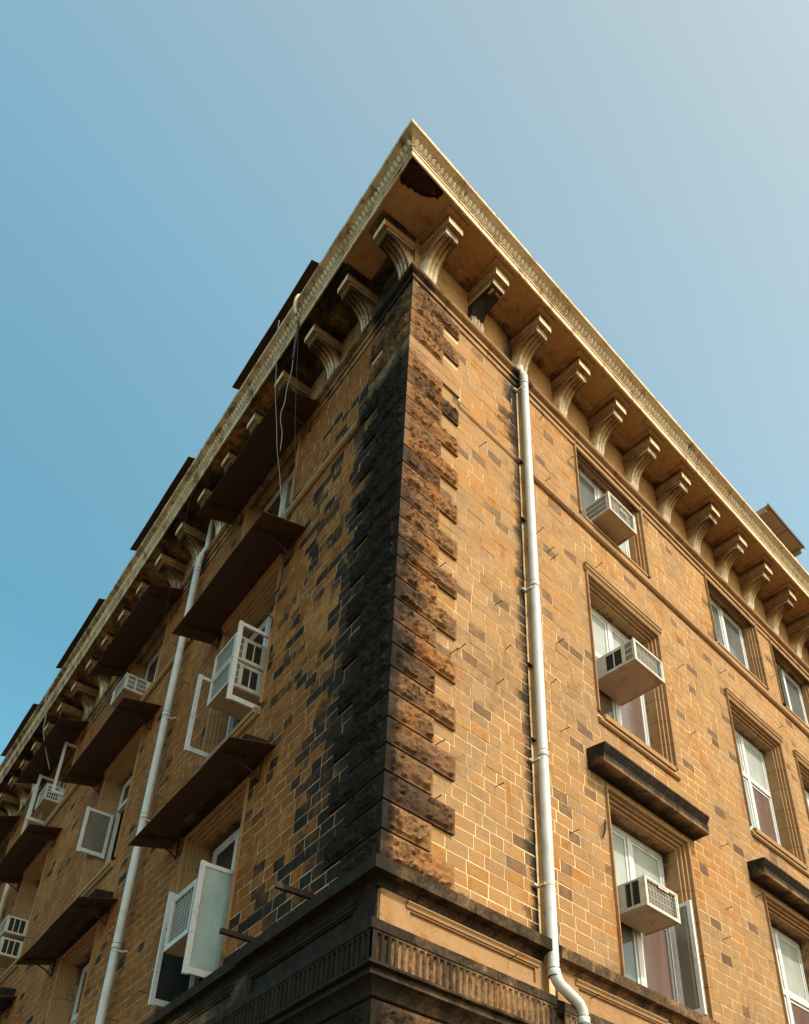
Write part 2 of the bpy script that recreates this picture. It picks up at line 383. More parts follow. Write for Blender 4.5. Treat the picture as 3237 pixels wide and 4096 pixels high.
def brick_into(mb, sd, u0, u1, z0, z1, rnd):
    um, zm = (u0 + u1) / 2, (z0 + z1) / 2; d = dirt(sd, um, zm)
    tone = .40 + .15 * rnd.random(); hue = (.33 if sd == 'R' else .76) + .28 * n3(um * .45, zm * .4, 17) + .12 * (rnd.random() - .5)  # left front redder: warm light of the shaded side put into the hue
    r = rnd.random()
    if sd == 'R':
        if r < .015 and um > 4.5: tone = .22; hue = .06
        elif r < .07: tone = .42; hue = .12
        elif r < .11: hue = .64
        tone += .08 * sm(8, 13, zm)
    else:
        pd = (.26 * sm(1.5, 1.0, um) + .56 * sm(3.6, 1.5, um) * (n3(um * 1.3 + zm * .5, zm * 1.1, 40) > .44)) * sm(13.9, 12.3, zm) + .5 * sm(6.9, 5.7, zm) * sm(3, 1.6, um) + .04
        if r < pd: d = max(d, .42 + .42 * rnd.random())
        elif rnd.random() > .93: hue = .9
        tone -= .02
    e = .0022 + .001 * rnd.random(); j = (.0052 if sd == 'R' else .0042) * (.6 + .6 * rnd.random())
    if sd == 'R' and zm > 10 and um < 3.3: j *= .5
    v1 = .0014 + .005 * rnd.random() ** 3
    a0, a1, b0, b1 = u0 + j, u1 - j, z0 + j, z1 - j
    jit = lambda: (rnd.random() - .5) * .0065
    A = [(a0 + jit(), b0 + jit()), (a1 + jit(), b0 + jit()), (a1 + jit(), b1 + jit()), (a0 + jit(), b1 + jit())]
    um_, zm_ = (a0 + a1) / 2, (b0 + b1) / 2
    bev = .003
    I = [(x + bev * (1 if x < um_ else -1), y + bev * (1 if y < zm_ else -1)) for x, y in A]
    dv = [(rnd.random() - .5) * .0016 for _ in range(4)]
    back = [P(sd, x, -.004, y) for x, y in A]; mid = [P(sd, x, max(v1 - .002, .0003), y) for x, y in A]; fr = [P(sd, x, v1 + dd, y) for (x, y), dd in zip(I, dv)]
    d0 = dirt(sd, um, zm); T = [(tone, max(0, min(1, dirt(sd, max(.01, x), y) + d - d0)), hue) for x, y in A]
    mb.face(fr, list(T))
    for i in range(4):
        k = (i + 1) % 4; t4 = [T[i], T[k], T[k], T[i]]; mb.face([mid[i], mid[k], fr[k], fr[i]], t4); mb.face([back[i], back[k], mid[k], mid[i]], t4)
ar = sorted(((visible_area(*b), i) for i, b in enumerate(bricks)), reverse=True)
big = {i for a, i in ar[:300]}
rest = MB(); rnd = random.Random(5)
for i, b in enumerate(bricks):
    if i in big:
        m1 = MB(); brick_into(m1, *b, rnd); c = P(b[0], (b[1] + b[2]) / 2, 0, (b[3] + b[4]) / 2)
        m1.build('stone_block', 'stone', B, loc=c)
    else: brick_into(rest, *b, rnd)
tag(rest.build('wall_stones', 'stone', B, merge=False), kind='stuff')

# ------------------------------------------------------------------ rock faced quoins at the corner
def rock_side(mb, sd, L_, z0, z1, seed, tone, hue, base=.034, extra=0):
    """one face of a quoin: drafted margin and a rough boss"""
    m = .030; j = .010; z0 += j + .004; z1 -= j
    ub = -base * COT
    nu = max(8, int(L_ / .019)); nz = max(6, int((z1 - z0) / .019))
    def h(u, z):
        du = min(u - .0, L_ - u) ; dz = min(z - z0, z1 - z); e = min(du - m, dz - m * .7)
        if e <= 0: return base
        k = sm(0, .016, e)
        q = noise.noise(Vector((u * 5, z * 6, seed))) * .35 + (.42 - noise.voronoi(Vector((u * 12, z * 20, seed)))[0][0]) * .95 + (.22 - abs(noise.noise(Vector((u * 30, z * 44, seed + 9))))) * .8
        return max(base - .012, base - .008 * sm(0, .006, e) + k * (.036 + .050 * q))
    grid = []
    for i in range(nu + 1):
        u = ub + (L_ - ub) * i / nu; row = []
        for k in range(nz + 1):
            z = z0 + (z1 - z0) * k / nz; v = h(max(u, 0), z) if u > 0 else base
            row.append((u, v, z))
        grid.append(row)
    tt = lambda x: (tone, min(1, dirt(sd, max(.01, x[0]), x[2]) + extra), hue)
    for i in range(nu):
        for k in range(nz):
            q = [grid[i][k], grid[i + 1][k], grid[i + 1][k + 1], grid[i][k + 1]]
            mb.face([P(sd, *x) for x in q], [tt(x) for x in q])
    for k in range(nz):  # far end
        a, b = grid[nu][k], grid[nu][k + 1]; mb.face([P(sd, *a), P(sd, a[0], -.01, a[2]), P(sd, b[0], -.01, b[2]), P(sd, *b)], [tt(a)] * 4)
    for k in (0, nz):
        for i in range(nu):
            a, b = grid[i][k], grid[i + 1][k]; ia = (a[0] if a[0] > 0 else 0, -.01, a[2]); ib = (b[0] if b[0] > 0 else 0, -.01, b[2])
            mb.face([P(sd, *a), P(sd, *b), P(sd, *ib), P(sd, *ia)], [tt(a)] * 4)
def quoin(z0, z1, k, lens=None):
    mb = MB(); rnd = random.Random(k * 13); tone = .38 + .2 * rnd.random(); hue = .35 + .4 * rnd.random()
    if k % 5 == 2: tone -= .14; hue -= .25
    for sd in 'RL':
        rock_side(mb, sd, (lens[sd] if lens else qlen(sd, z0 + .01)) - .004, z0, z1, k * 3.7 + (sd == 'L') * 50, tone, hue)
    c = P('R', 0, 0, (z0 + z1) / 2); o = mb.build('quoin_stone', 'rock', B, loc=c, smooth=True, sharp=math.radians(48)); return o
k = 0
for z in QZ: quoin(z, min(z + 2 * H, 12.77), k); k += 1
for z in QZT: quoin(z, z + .3, k); k += 1
for i in range(4):
    quoin(4.34 - .42 * (i + 1), 4.34 - .42 * i, k, {'R': 1.2 if i % 2 else .8, 'L': .8 if i % 2 else 1.2}); k += 1
# two smooth courses at the string level
for z0, z1 in ((12.77, 12.945), (12.945, 13.13)):
    mb = MB()
    for sd in 'RL':
        pr = [(-.01, z0 + .005), (.034, z0 + .005), (.034, z1 - .005), (-.01, z1 - .005)]
        mb.extrude(sd, pr, lambda i, pr=pr: -pr[i][0] * COT, .86 + .04 * (sd == 'L'), tint=tint_of(.55, .45), caps=(False, True))
    mb.build('quoin_stone', 'trim', B, loc=P('R', 0, 0, z0))

# ------------------------------------------------------------------ mouldings in stones
def moulding(name, sd, prof, u0, u1, m='trim', piece=1.1, tone=.5, hue=.5, extra=0., mul=1., gap=.004, mitre0=False, seed=1):
    rnd = random.Random(seed); u = u0; first = True; out = []
    while u < u1 - .05:
        e = min(u1, u + piece * (.85 + .3 * rnd.random()))
        if u1 - e < .3: e = u1
        mb = MB(); t_ = tone + .08 * (rnd.random() - .5)
        st = (lambda i: -prof[i][0] * COT) if (mitre0 and first) else (u + gap)
        mb.extrude(sd, prof, st, e - gap if e < u1 else e, tint=tint_of(t_, hue + .1 * (rnd.random() - .5), extra, mul), caps=(not (mitre0 and first), True), step=.2)
        out.append(mb.build(name, m, B, loc=P(sd, u, 0, prof[0][1]))); u = e; first = False
    return out
# string course
SP = [(-.005, 12.60), (.012, 12.60), (.028, 12.625), (.028, 12.665), (.018, 12.69), (-.005, 12.69)]
moulding('string_stone', 'R', SP, .86, 2.05, tone=.52, seed=3)
SP2 = [(-.005, 12.52), (.035, 12.52), (.062, 12.545), (.062, 12.60), (.036, 12.64), (.036, 12.70), (-.005, 12.72)]
moulding('string_stone', 'R', SP2, 2.16, UMAX['R'], tone=.52, seed=4)
moulding('string_stone', 'L', [(a, b + .03) for a, b in SP2], .9, UMAX['L'], tone=.48, seed=5)
# entablature under the brackets
EP = [(-.005, 14.325), (.024, 14.325), (.024, 14.415), (.006, 14.42), (.006, 14.435), (.048, 14.44), (.048, 14.505), (.02, 14.51), (.02, 14.53), (.058, 14.54), (.058, 14.548)]
for i in range(9):
    a = -math.pi / 2 + math.pi * i / 8; EP.append((.062 + .048 * math.cos(a), 14.598 + .048 * math.sin(a)))
EP.append((-.005, 14.66))
moulding('architrave_stone', 'R', EP, 0, 2.05, 'trim', 1.3, mitre0=True, extra=.22, seed=6)
moulding('architrave_stone', 'R', EP, 2.16, UMAX['R'], 'trim', 1.3, extra=.22, seed=7)
moulding('architrave_stone', 'L', EP, 0, UMAX['L'], 'trim', 1.3, mitre0=True, extra=.3, seed=8)
# frieze plane above
mb = MB()
for sd in 'RL':
    mb.extrude(sd, [(-.002, 14.6), (.006, 14.62), (.006, 15.52)], lambda i: -.006 * COT, UMAX[sd], tint=tint_of(.45, .4, .1 if sd == 'R' else .22), caps=(False, False), step=.4)
mb.build('frieze', 'soffit', B)

# lower ledge band: upper ledge, panelled frieze, fluted cap, roll
LP = [(-.005, 5.555), (.03, 5.55), (.145, 5.505), (.158, 5.495), (.158, 5.375), (.12, 5.372), (.06, 5.365), (.035, 5.335), (.03, 5.305), (-.005, 5.30)]
moulding('ledge_stone', 'R', LP, 0, 2.05, 'trim', 1.0, mitre0=True, tone=.38, extra=.22, seed=11)
moulding('ledge_stone', 'L', LP, 0, 2.3, 'trim', 1.0, mitre0=True, tone=.34, extra=.5, seed=12)
LP2 = [(a * .8, b) for a, b in LP]
moulding('ledge_stone', 'R', LP2, 2.22, UMAX['R'], 'trim', 1.0, tone=.38, extra=.12, seed=13)
moulding('ledge_stone', 'L', LP2, 2.3, UMAX['L'], 'trim', 1.1, tone=.36, extra=.12, seed=14)
# panels of the frieze
def panel(sd, u0, u1, z0=4.985, z1=5.30, e=0.):
    mb = MB(); f = .03; dd = .022
    t = tint_of(.56, .4, e - .5 if sd == 'R' else e, 1)
    def T(x): 
        d = dirt(sd, x[0], x[2]); return (.56, max(0, min(1, d - .5 + e)), .4)
    def q(pts): mb.face([P(sd, *p) for p in pts], [T(p) for p in pts])
    iu0, iu1, iz0, iz1 = u0 + .33, u1 - .12, z0 + .065, z1 - .10
    if iu1 - iu0 < .2: iu0, iu1 = u0 + .1, u1 - .1
    v = .026
    for a, b, c, d in ((u0, iu0, z0, z1), (iu1, u1, z0, z1), (iu0, iu1, z0, iz0), (iu0, iu1, iz1, z1)): q([(a, v, c), (b, v, c), (b, v, d), (a, v, d)])
    for a, b in (((iu0, iz0), (iu1, iz0)), ((iu1, iz0), (iu1, iz1)), ((iu1, iz1), (iu0, iz1)), ((iu0, iz1), (iu0, iz0))):
        q([(a[0], v, a[1]), (b[0], v, b[1]), (b[0], v - dd, b[1]), (a[0], v - dd, a[1])])
    q([(iu0, v - dd, iz0), (iu1, v - dd, iz0), (iu1, v - dd, iz1), (iu0, v - dd, iz1)])
    mb.build('frieze_panel', 'trim', B, loc=P(sd, u0, 0, z0))
    mb = MB(); pr = [(.02, iz1 + .018), (.040, iz1 + .018), (.044, iz1 + .04), (.062, iz1 + .062), (.062, iz1 + .075), (.02, iz1 + .08)]
    mb.extrude(sd, pr, iu0 - .05, iu1 + .05, tint=lambda s_, u, vv, z: (.5, max(0, min(1, dirt(s_, u, z) - .42 + e)), .45))
    mb.build('panel_cap', 'trim', B, loc=P(sd, iu0, 0, iz1))
panel('R', 0, 2.05, e=.02); panel('L', 0, 2.25, e=.5)
for sd in 'RL':
    u = 2.25
    for i in range(5): panel(sd, u, u + 1.9, e=.16); u += 2.0
CP = [(-.005, 4.985), (.02, 4.98), (.14, 4.935), (.172, 4.915), (.172, 4.83), (.16, 4.825)]
CP2 = [(.15, 4.575), (.172, 4.57), (.172, 4.545), (.12, 4.54), (.125, 4.52), (.135, 4.49)]
for i in range(8):
    a = math.pi * .5 * i / 7; CP2.append((.145 - .10 * math.sin(a) * 1.0, 4.47 - .09 * (1 - math.cos(a)) - .02 * i / 7))
CP2 += [(.035, 4.35), (-.005, 4.345)]
for nm, pr, zz in (('cap_stone', CP, 1), ('roll_stone', CP2, 2)):
    full = pr + [(-.005, pr[-1][1])] if pr[-1][0] > 0 else pr
    if nm == 'roll_stone': full = [(-.005, 4.575)] + full
    moulding(nm, 'R', full, 0, 2.05, 'trim', 1.1, mitre0=True, tone=.36, extra=.24, seed=21 + zz)
    moulding(nm, 'L', full, 0, 5.5, 'trim', 1.1, mitre0=True, tone=.34, extra=.5, seed=25 + zz)
    moulding(nm, 'R', [(a * .8, b) for a, b in full], 2.2, 8, 'trim', 1.1, tone=.36, extra=.2, seed=31 + zz)
# fluted faces
for sd, ua, ub_, vf in (('R', -.16, 2.05, .150), ('L', -.16, 3.4, .150), ('R', 2.2, 5, .12)):
    mb = MB(); u = ua + .02; T = lambda x: (.44, min(1, dirt(sd, max(x[0], 0.01), x[2]) - .1 + (.5 if sd == 'L' else .42 * n3(x[0] * 2.5, 3, 3)) - (.25 if x[1] < vf else 0)), .5)
    def q(pts): mb.face([P(sd, *p) for p in pts], [T(p) for p in pts])
    z0, z1 = 4.574, 4.826; prev = ua if ua > 0 else -vf * COT; 
    while u < ub_ - .03:
        w_ = .076; a, b = u + .014, u + w_ - .014
        q([(prev, vf + .012, z0), (a, vf + .012, z0), (a, vf + .012, z1), (prev, vf + .012, z1)])
        n = 6
        for i in range(n):   # concave flute
            x0, x1 = a + (b - a) * i / n, a + (b - a) * (i + 1) / n
            f = lambda x: vf + .012 - .03 * math.sin(math.pi * (x - a) / (b - a)) ** .7 if 0 < (x - a) / (b - a) < 1 else vf + .012
            zt = lambda x: z1 - .022 
            q([(x0, f(x0), z0), (x1, f(x1), z0), (x1, f(x1), z1 - .02), (x0, f(x0), z1 - .02)])
            q([(x0, f(x0), z1 - .02), (x1, f(x1), z1 - .02), (x1, vf + .012, z1 - .02), (x0, vf + .012, z1 - .02)])
        q([(a, vf + .012, z1 - .02), (b, vf + .012, z1 - .02), (b, vf + .012, z1), (a, vf + .012, z1)])
        prev = b; u += w_
    q([(prev, vf + .012, z0), (ub_, vf + .012, z0), (ub_, vf + .012, z1), (prev, vf + .012, z1)])
    q([(ub_, vf + .012, z0), (ub_, 0, z0), (ub_, 0, z1), (ub_, vf + .012, z1)])
    mb.build('fluted_band', 'trim', B, loc=P(sd, ua, 0, z0))

# ------------------------------------------------------------------ cornice
KL = .9
def cor_start(v, z=0): return corner_u(v, v * KL)
CRN = [(.70, 15.535), (.70, 15.50), (.722, 15.50), (.727, 15.585), (.712, 15.590), (.712, 15.604), (.738, 15.606), (.742, 15.634), (.730, 15.640), (.756, 15.645), (.758, 15.668),
       (.748, 15.674), (.752, 15.70), (.763, 15.73), (.785, 15.762), (.80, 15.772), (.845, 15.788), (.884, 15.80), (.892, 15.795), (.90, 15.80), (.903, 15.855), (.897, 15.866), (.86, 15.872), (.4, 15.90)]
for sd in 'RL':
    kk = 1 if sd == 'R' else KL; idx = 0 if sd == 'R' else 1
    pr = [(a * kk, b) for a, b in CRN]
    mb = MB()
    def tc(s_, u, v, z):
        d = .12 + .18 * n3(u * 2, z * 20, 5) + (.2 if z > 15.84 else 0) + (.08 if (15.67 < z < 15.80) else 0)
        if s_ == 'L': d += .1 + .1 * sm(6, 14, u)
        return (.62, d, .62)
    mb.extrude(sd, pr, lambda i: cor_start(CRN[i][0])[idx], UMAX[sd], tint=tc, caps=(False, True), step=.12)
    # slight unevenness of the old edge
    for i, p in enumerate(mb.v):
        q = Vector(p)
        u = q.dot(UU[sd]); dz = (noise.noise(Vector((u * 3.1, 2, 1))) * .008 + noise.noise(Vector((u * 13, 2, 5))) * .006) if q.z > 15.8 else noise.noise(Vector((u * 9, 4, 1))) * .0025
        mb.v[i] = (q.x, q.y, q.z + dz)
    mb.build('cornice', 'plaster', B)
    # row of carved leaves
    mb = MB(); u = cor_start(.76)[idx] + .05; rnd = random.Random(3)
    sx = .0775
    while u < UMAX[sd] - .05:
        c0 = Vector(((.757) * kk, 15.668)); c1 = Vector((.806 * kk, 15.776)); d = c1 - c0; nrm = Vector((d.y, -d.x)).normalized()
        rows_ = []
        for t, wd, bl in ((0, .031, .010), (.25, .034, .022), (.55, .031, .026), (.82, .019, .018), (1., .003, .003)):
            c = c0 + d * t; rr = []
            for x, h_ in ((-1, 0), (-.55, .75), (0, 1), (.55, .75), (1, 0)):
                p = c + nrm * (bl * h_); rr.append(P(sd, u + wd * x, p.x, p.y))
            rows_.append(rr)
        T = (.64, .06 + .16 * rnd.random() + (.08 if sd == 'L' else 0), .5)
        for a, b in zip(rows_, rows_[1:]):
            for i in range(4): mb.face([a[i], a[i + 1], b[i + 1], b[i]], T)
        u += sx
    tag(mb.build('carved_leaves', 'plaster', B, smooth=True), kind='stuff')

# soffit plate with its raised pads, hole at the corner
BR_R = [.095 + .94 * i for i in range(14)]; BR_L = [.02 + .928 * i for i in range(21)]; BW = .232
mb = MB()
ZS = 15.535
hexh = [(-.775, .70), (-.745, .50), (-.70, .40), (-.60, .345), (-.52, .365), (-.44, .40), (-.33, .43), (-.25, .47), (-.19, .535), (-.13, .58), (-.125, .64), (-.15, .70)]
def world_R(u, v, z): return P('R', u, v, z)
outer = [P('R', cor_start(.70)[0], .70, ZS), P('R', UMAX['R'], .70, ZS), P('R', UMAX['R'], 0, ZS), P('R', 0, 0, ZS), P('L', UMAX['L'], 0, ZS), P('L', UMAX['L'], .70 * KL, ZS)]
bm = bmesh.new()
ov = [bm.verts.new(p) for p in outer]; hv = [bm.verts.new(world_R(a + .018 * noise.noise(Vector((a * 30, b * 30, 1))), b, ZS)) for a, b in []]
# triangulate outline with ragged hole by hand: the plate is cut in three sheets
bm.free()
def sheet(pts, T, sub=1): mb.face(pts, T)
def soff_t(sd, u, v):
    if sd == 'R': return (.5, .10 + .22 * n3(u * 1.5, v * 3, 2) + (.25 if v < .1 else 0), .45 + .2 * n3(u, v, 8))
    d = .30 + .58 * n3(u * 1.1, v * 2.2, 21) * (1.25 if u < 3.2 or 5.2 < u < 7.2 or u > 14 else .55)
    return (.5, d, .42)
for sd in 'RL':
    kk = 1 if sd == 'R' else KL; u = .9; st = .16; vs_ = [0, .1, .2, .35, .5, .62, .70]
    while u < UMAX[sd] - .01:
        e = min(UMAX[sd], u + st)
        for a, b in zip(vs_, vs_[1:]):
            q = [(u, a * kk), (e, a * kk), (e, b * kk), (u, b * kk)]
            mb.face([P(sd, x, y, ZS) for x, y in q], [soff_t(sd, x, y) for x, y in q])
        u = e
# corner zone as one polygon around the ragged hole
hp = []
rr = random.Random(4)
for i, (a, b) in enumerate(hexh):
    hp.append((a, b))
    if 0 < i < len(hexh) - 2:
        a2, b2 = hexh[i + 1]
        for t in (.25, .5, .75): hp.append((a + (a2 - a) * t + (rr.random() - .5) * .028, b + (b2 - b) * t + (rr.random() - .5) * .028))
hw = [P('R', a, b, ZS) for a, b in hp]
oc = [P('R', cor_start(.70)[0], .70, ZS)]
ringR = [P('R', .9, .70, ZS), P('R', .9, 0, ZS), P('R', 0, 0, ZS), P('L', .9, 0, ZS), P('L', .9, .70 * KL, ZS)]
poly = [hw[-1]] + ringR + [hw[0] + Vector((-.0, 0, 0))] + hw[1:-1]
poly = [P('R', hexh[-1][0], .70, ZS)] + ringR + [hw[0]] + hw[1:-1]
mb.face(poly, (.5, .2, .5))
me = mb.mesh('soffit', Vector((0, 0, 0))); bm = bmesh.new(); bm.from_mesh(me)
bmesh.ops.triangulate(bm, faces=[f for f in bm.faces if len(f.verts) > 4]); bm.to_mesh(me); bm.free()
me.materials.append(M['soffit']); so_ = bpy.data.objects.new('soffit', me); COL.objects.link(so_); so_.parent = B
# the void above the hole: ragged plaster edge and a rough dark ceiling
mb = MB()
for a, b in zip(hw, hw[1:] + hw[:1]): mb.face([a, b, b + Vector((0, 0, .035)), a + Vector((0, 0, .035))], (.6, .3, .3))
mb.build('broken_plaster_edge', 'soffit', B)
mb = MB(); nx = 22
for i in range(nx):
    for k in range(nx):
        def pt(i, k):
            u = -1.0 + 1.25 * i / nx; v = .18 + .52 * k / nx
            return P('R', u, v, ZS + .085 + .05 * noise.noise(Vector((u * 7, v * 7, 2))) + .03 * noise.noise(Vector((u * 21, v * 21, 5))) + (.03 if abs(u + .43 - (v - .5) * .6) < .02 else 0))
        q_ = [pt(i, k), pt(i + 1, k), pt(i + 1, k + 1), pt(i, k + 1)]
        if max(x.dot(nL) for x in q_) < .70 * KL + .0: mb.face(q_, (.5, .2, .5))
mb.build('exposed_rubble', 'void', B)

# raised pads round the brackets
def pads(sd, us, kk):
    T = soff_t
    for n_, ub in enumerate(us):
        mb = MB(); a, b = ub - .075, ub + BW + .075
        if ub < .2: a = max(a, -.02)
        h = ZS - .040
        outline = [(a, .19 * kk), (a, .632 * kk), (b, .632 * kk), (b, .19 * kk)]
        nxt = us[n_ + 1] - .075 if n_ + 1 < len(us) else UMAX[sd]
        # head pad
        def q(pts): mb.face([P(sd, *p) for p in pts], [soff_t(sd, p[0], p[1]) for p in pts])
        q([(a, .0, h), (b, .0, h), (b, .632 * kk, h), (a, .632 * kk, h)])
        for x in (a, b): q([(x, .19 * kk, h), (x, .632 * kk, h), (x, .632 * kk, ZS), (x, .19 * kk, ZS)])
        q([(a, .632 * kk, h), (b, .632 * kk, h), (b, .632 * kk, ZS), (a, .632 * kk, ZS)])
        # strip along the wall to the next bracket
        q([(b, 0, h), (nxt, 0, h), (nxt, .19 * kk, h), (b, .19 * kk, h)])
        q([(b, .19 * kk, h), (nxt, .19 * kk, h), (nxt, .19 * kk, ZS), (b, .19 * kk, ZS)])
        # small fillet inside
        mb.build('soffit_pad', 'soffit', B, loc=P(sd, ub, 0, h))
pads('R', BR_R, 1.); pads('L', BR_L, KL)

# brackets
def bracket_mesh(sd, u0, kk, broken=False, seed=0):
    mb = MB(); rnd = random.Random(seed)
    prof = [(.075, 14.655), (.095, 14.72), (.105, 14.80), (.125, 14.88), (.160, 14.955), (.215, 15.03), (.285, 15.09), (.365, 15.122), (.44, 15.138), (.492, 15.142)]
    if broken: prof = [(v - .055 * sm(14.78, 14.86, z) * (1 if z < 15.16 else .4), z) for v, z in prof]
    ZT = ZS - .038
    nu = 25
    L_ = sd == 'L'
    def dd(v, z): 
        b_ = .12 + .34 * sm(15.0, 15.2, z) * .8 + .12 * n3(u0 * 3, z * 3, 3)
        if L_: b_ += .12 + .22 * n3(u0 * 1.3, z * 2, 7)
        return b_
    tc = lambda v, z: (.56, dd(v, z), .62 - .55 * sm(14.82, 15.08, z) if (v < .485 or z > 15.23) else .6)  # browner upwards: shade under the soffit painted into the hue, step front lit
    if broken: tc = lambda v, z: (.12, .86 if 14.82 < z < 15.14 else .12, .1 if 14.82 < z < 15.14 else .6)
    dirs = []
    for i in range(len(prof)):
        a = Vector(prof[max(0, i - 1)]); b = Vector(prof[min(len(prof) - 1, i + 1)]); d = (b - a).normalized(); dirs.append(Vector((d.y, -d.x)))
    gr = []
    for i, (v, z) in enumerate(prof):
        row = []; fade = 1 - sm(.62, .95, i / (len(prof) - 1))
        for k in range(nu + 1):
            x = k / nu; ph = (x - .08) / .84
            g_ = (.026 * abs(math.sin(math.pi * 3 * ph)) if 0 < ph < 1 else 0) * (.3 + .7 * fade)
            if broken and i > 2: g_ = .02 * noise.noise(Vector((x * 5, z * 22, seed)))
            p = Vector((v, z)) + dirs[i] * g_ + (dirs[i] * .002 * noise.noise(Vector((x * 8, z * 30, u0))))
            row.append((u0 + BW * x, p.x * kk, p.y, (.26 * (1 - min(1, g_ / .014)) * (.4 + .6 * fade)) if not broken else 0))
        gr.append(row)
    def q(pts):
        T_ = [tc(p[1], p[2]) for p in pts]
        mb.face([P(sd, *p[:3]) for p in pts], [(t[0], min(1, t[1] + (p[3] if len(p) > 3 else 0)), t[2]) for t, p in zip(T_, pts)])
    for i in range(len(gr) - 1):
        for k in range(nu): q([gr[i][k], gr[i][k + 1], gr[i + 1][k + 1], gr[i + 1][k]])
    q([gr[0][0]] + gr[0][1:] + [(u0 + BW, 0, 14.655), (u0, 0, 14.655)])
    for x, k in ((u0, 0), (u0 + BW, nu)):
        side = [(x, 0, 14.655)] + [(x, gr[i][k][1], gr[i][k][2]) for i in range(len(gr))] + [(x, .492 * kk, 15.235), (x, .0, 15.235)]
        for i in range(1, len(side) - 2): q([(x, 0, side[i][2]), side[i], side[i + 1], (x, 0, side[i + 1][2])])
    T = .492
    # step, then the head block
    q([(u0, T * kk, 15.142), (u0 + BW, T * kk, 15.142), (u0 + BW, (T + .01) * kk, 15.215), (u0, (T + .01) * kk, 15.215)])
    e = .018
    mb.box(sd, u0 - e * .3, u0 + BW + e * .3, 0, (T + .012) * kk, 15.215, 15.27, (.54, .22, .12))
    for (va, vb, hq) in ((0, .568, .12), (.568, .573, .62)): mb.box(sd, u0 - e, u0 + BW + e, va * kk, vb * kk, 15.27, 15.395, (.56, .16, hq))  # cream front skin on a browner block: sunlit face painted into the hue
    mb.box(sd, u0 - e * .2, u0 + BW + e * .2, 0, .56 * kk, 15.395, ZT, tc(.5, 15.3))
    me = mb.mesh('bracket', P(sd, u0, 0, 14.66)); 
    me.materials.append(M['plaster'])
    return me
for sd, us, kk in (('R', BR_R, 1.), ('L', BR_L, KL)):
    base = [bracket_mesh(sd, 0, kk, seed=s_ * 3) for s_ in range(3)]
    for i, ub in enumerate(us):
        br = sd == 'R' and i == 1
        me = bracket_mesh(sd, 0, kk, True, 9) if br else base[i % 3]
        o = bpy.data.objects.new('bracket', me); COL.objects.link(o); o.parent = B; o.location = P(sd, ub, 0, 14.66)
        if br: o['label'] = 'broken bracket with its plaster front fallen off and dark rubble showing'
# white plaster crumbs on broken bracket

# ------------------------------------------------------------------ windows
SEC = [(0, -.10), (.026, -.10), (.026, -.125), (.035, -.125), (.035, -.062), (.064, -.060), (.064, -.085), (.073, -.085), (.073, -.022), (.097, -.018), (.097, -.040), (.105, -.040), (.105, .030), (.138, .038), (.140, -.004)]
def surround(sd, W, u0, u1, z0, z1, D, seed, extra=0.):
    rnd = random.Random(seed); sec = [(0, -D - .06)] + SEC
    def piece(A, a, b, caps, tone):
        mb = MB()
        k = len(sec)
        def pt(i, t): w_, v = sec[i]; p = A(w_, a[i] + (b[i] - a[i]) * t); return (p[0], v, p[1])
        tt = lambda x: (tone, min(1, dirt(sd, x[0], x[2]) * .5 + extra + ((.62 if x[2] >= z1 - .001 else .30) if x[1] < -.13 else 0) + .05), .5)  # reveals and head undersides: shade painted in through the dirt channel
        for i in range(k - 1):
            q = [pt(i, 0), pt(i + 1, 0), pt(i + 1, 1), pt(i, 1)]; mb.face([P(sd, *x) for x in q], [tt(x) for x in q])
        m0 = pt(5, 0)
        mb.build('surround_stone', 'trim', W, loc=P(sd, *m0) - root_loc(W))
    k = len(sec); g_ = .0035
    for side in (0, 1):
        z = z0; n = 0
        while z < z1 - .05:
            h_ = .36 + .1 * rnd.random(); e = z + h_
            if z1 - e < .2: e = z1
            a = [z + g_] * k; b = [e - g_] * k
            if e == z1: b = [z1 + s_[0] - .001 for s_ in sec]
            A = (lambda w_, t: (u0 - w_, t)) if side == 0 else (lambda w_, t: (u1 + w_, t))
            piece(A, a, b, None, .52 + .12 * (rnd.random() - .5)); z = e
    cuts = [u0, u0 + (u1 - u0) * .32, u0 + (u1 - u0) * .68, u1]
    for j in range(3):
        a = [(cuts[j] + g_) if j else (u0 - s_[0] + .001) for s_ in sec]; b = [(cuts[j + 1] - g_) if j < 2 else (u1 + s_[0] - .001) for s_ in sec]
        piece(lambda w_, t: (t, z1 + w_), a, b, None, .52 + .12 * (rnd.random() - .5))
def bar(mb, sd, u0, u1, v, z0, z1, th=.045): mb.box(sd, u0, u1, v - th, v, z0, z1)
def pane(sd, W, u0, u1, v, z0, z1, m):
    mb = MB(); mb.box(sd, u0, u1, v - .006, v, z0, z1); return mb.build('pane', m, W, loc=P(sd, u0, v, z0) - root_loc(W))
GL = ['glass_grey', 'glass_pale', 'glass_pink', 'glass_dark', 'glass_blue']
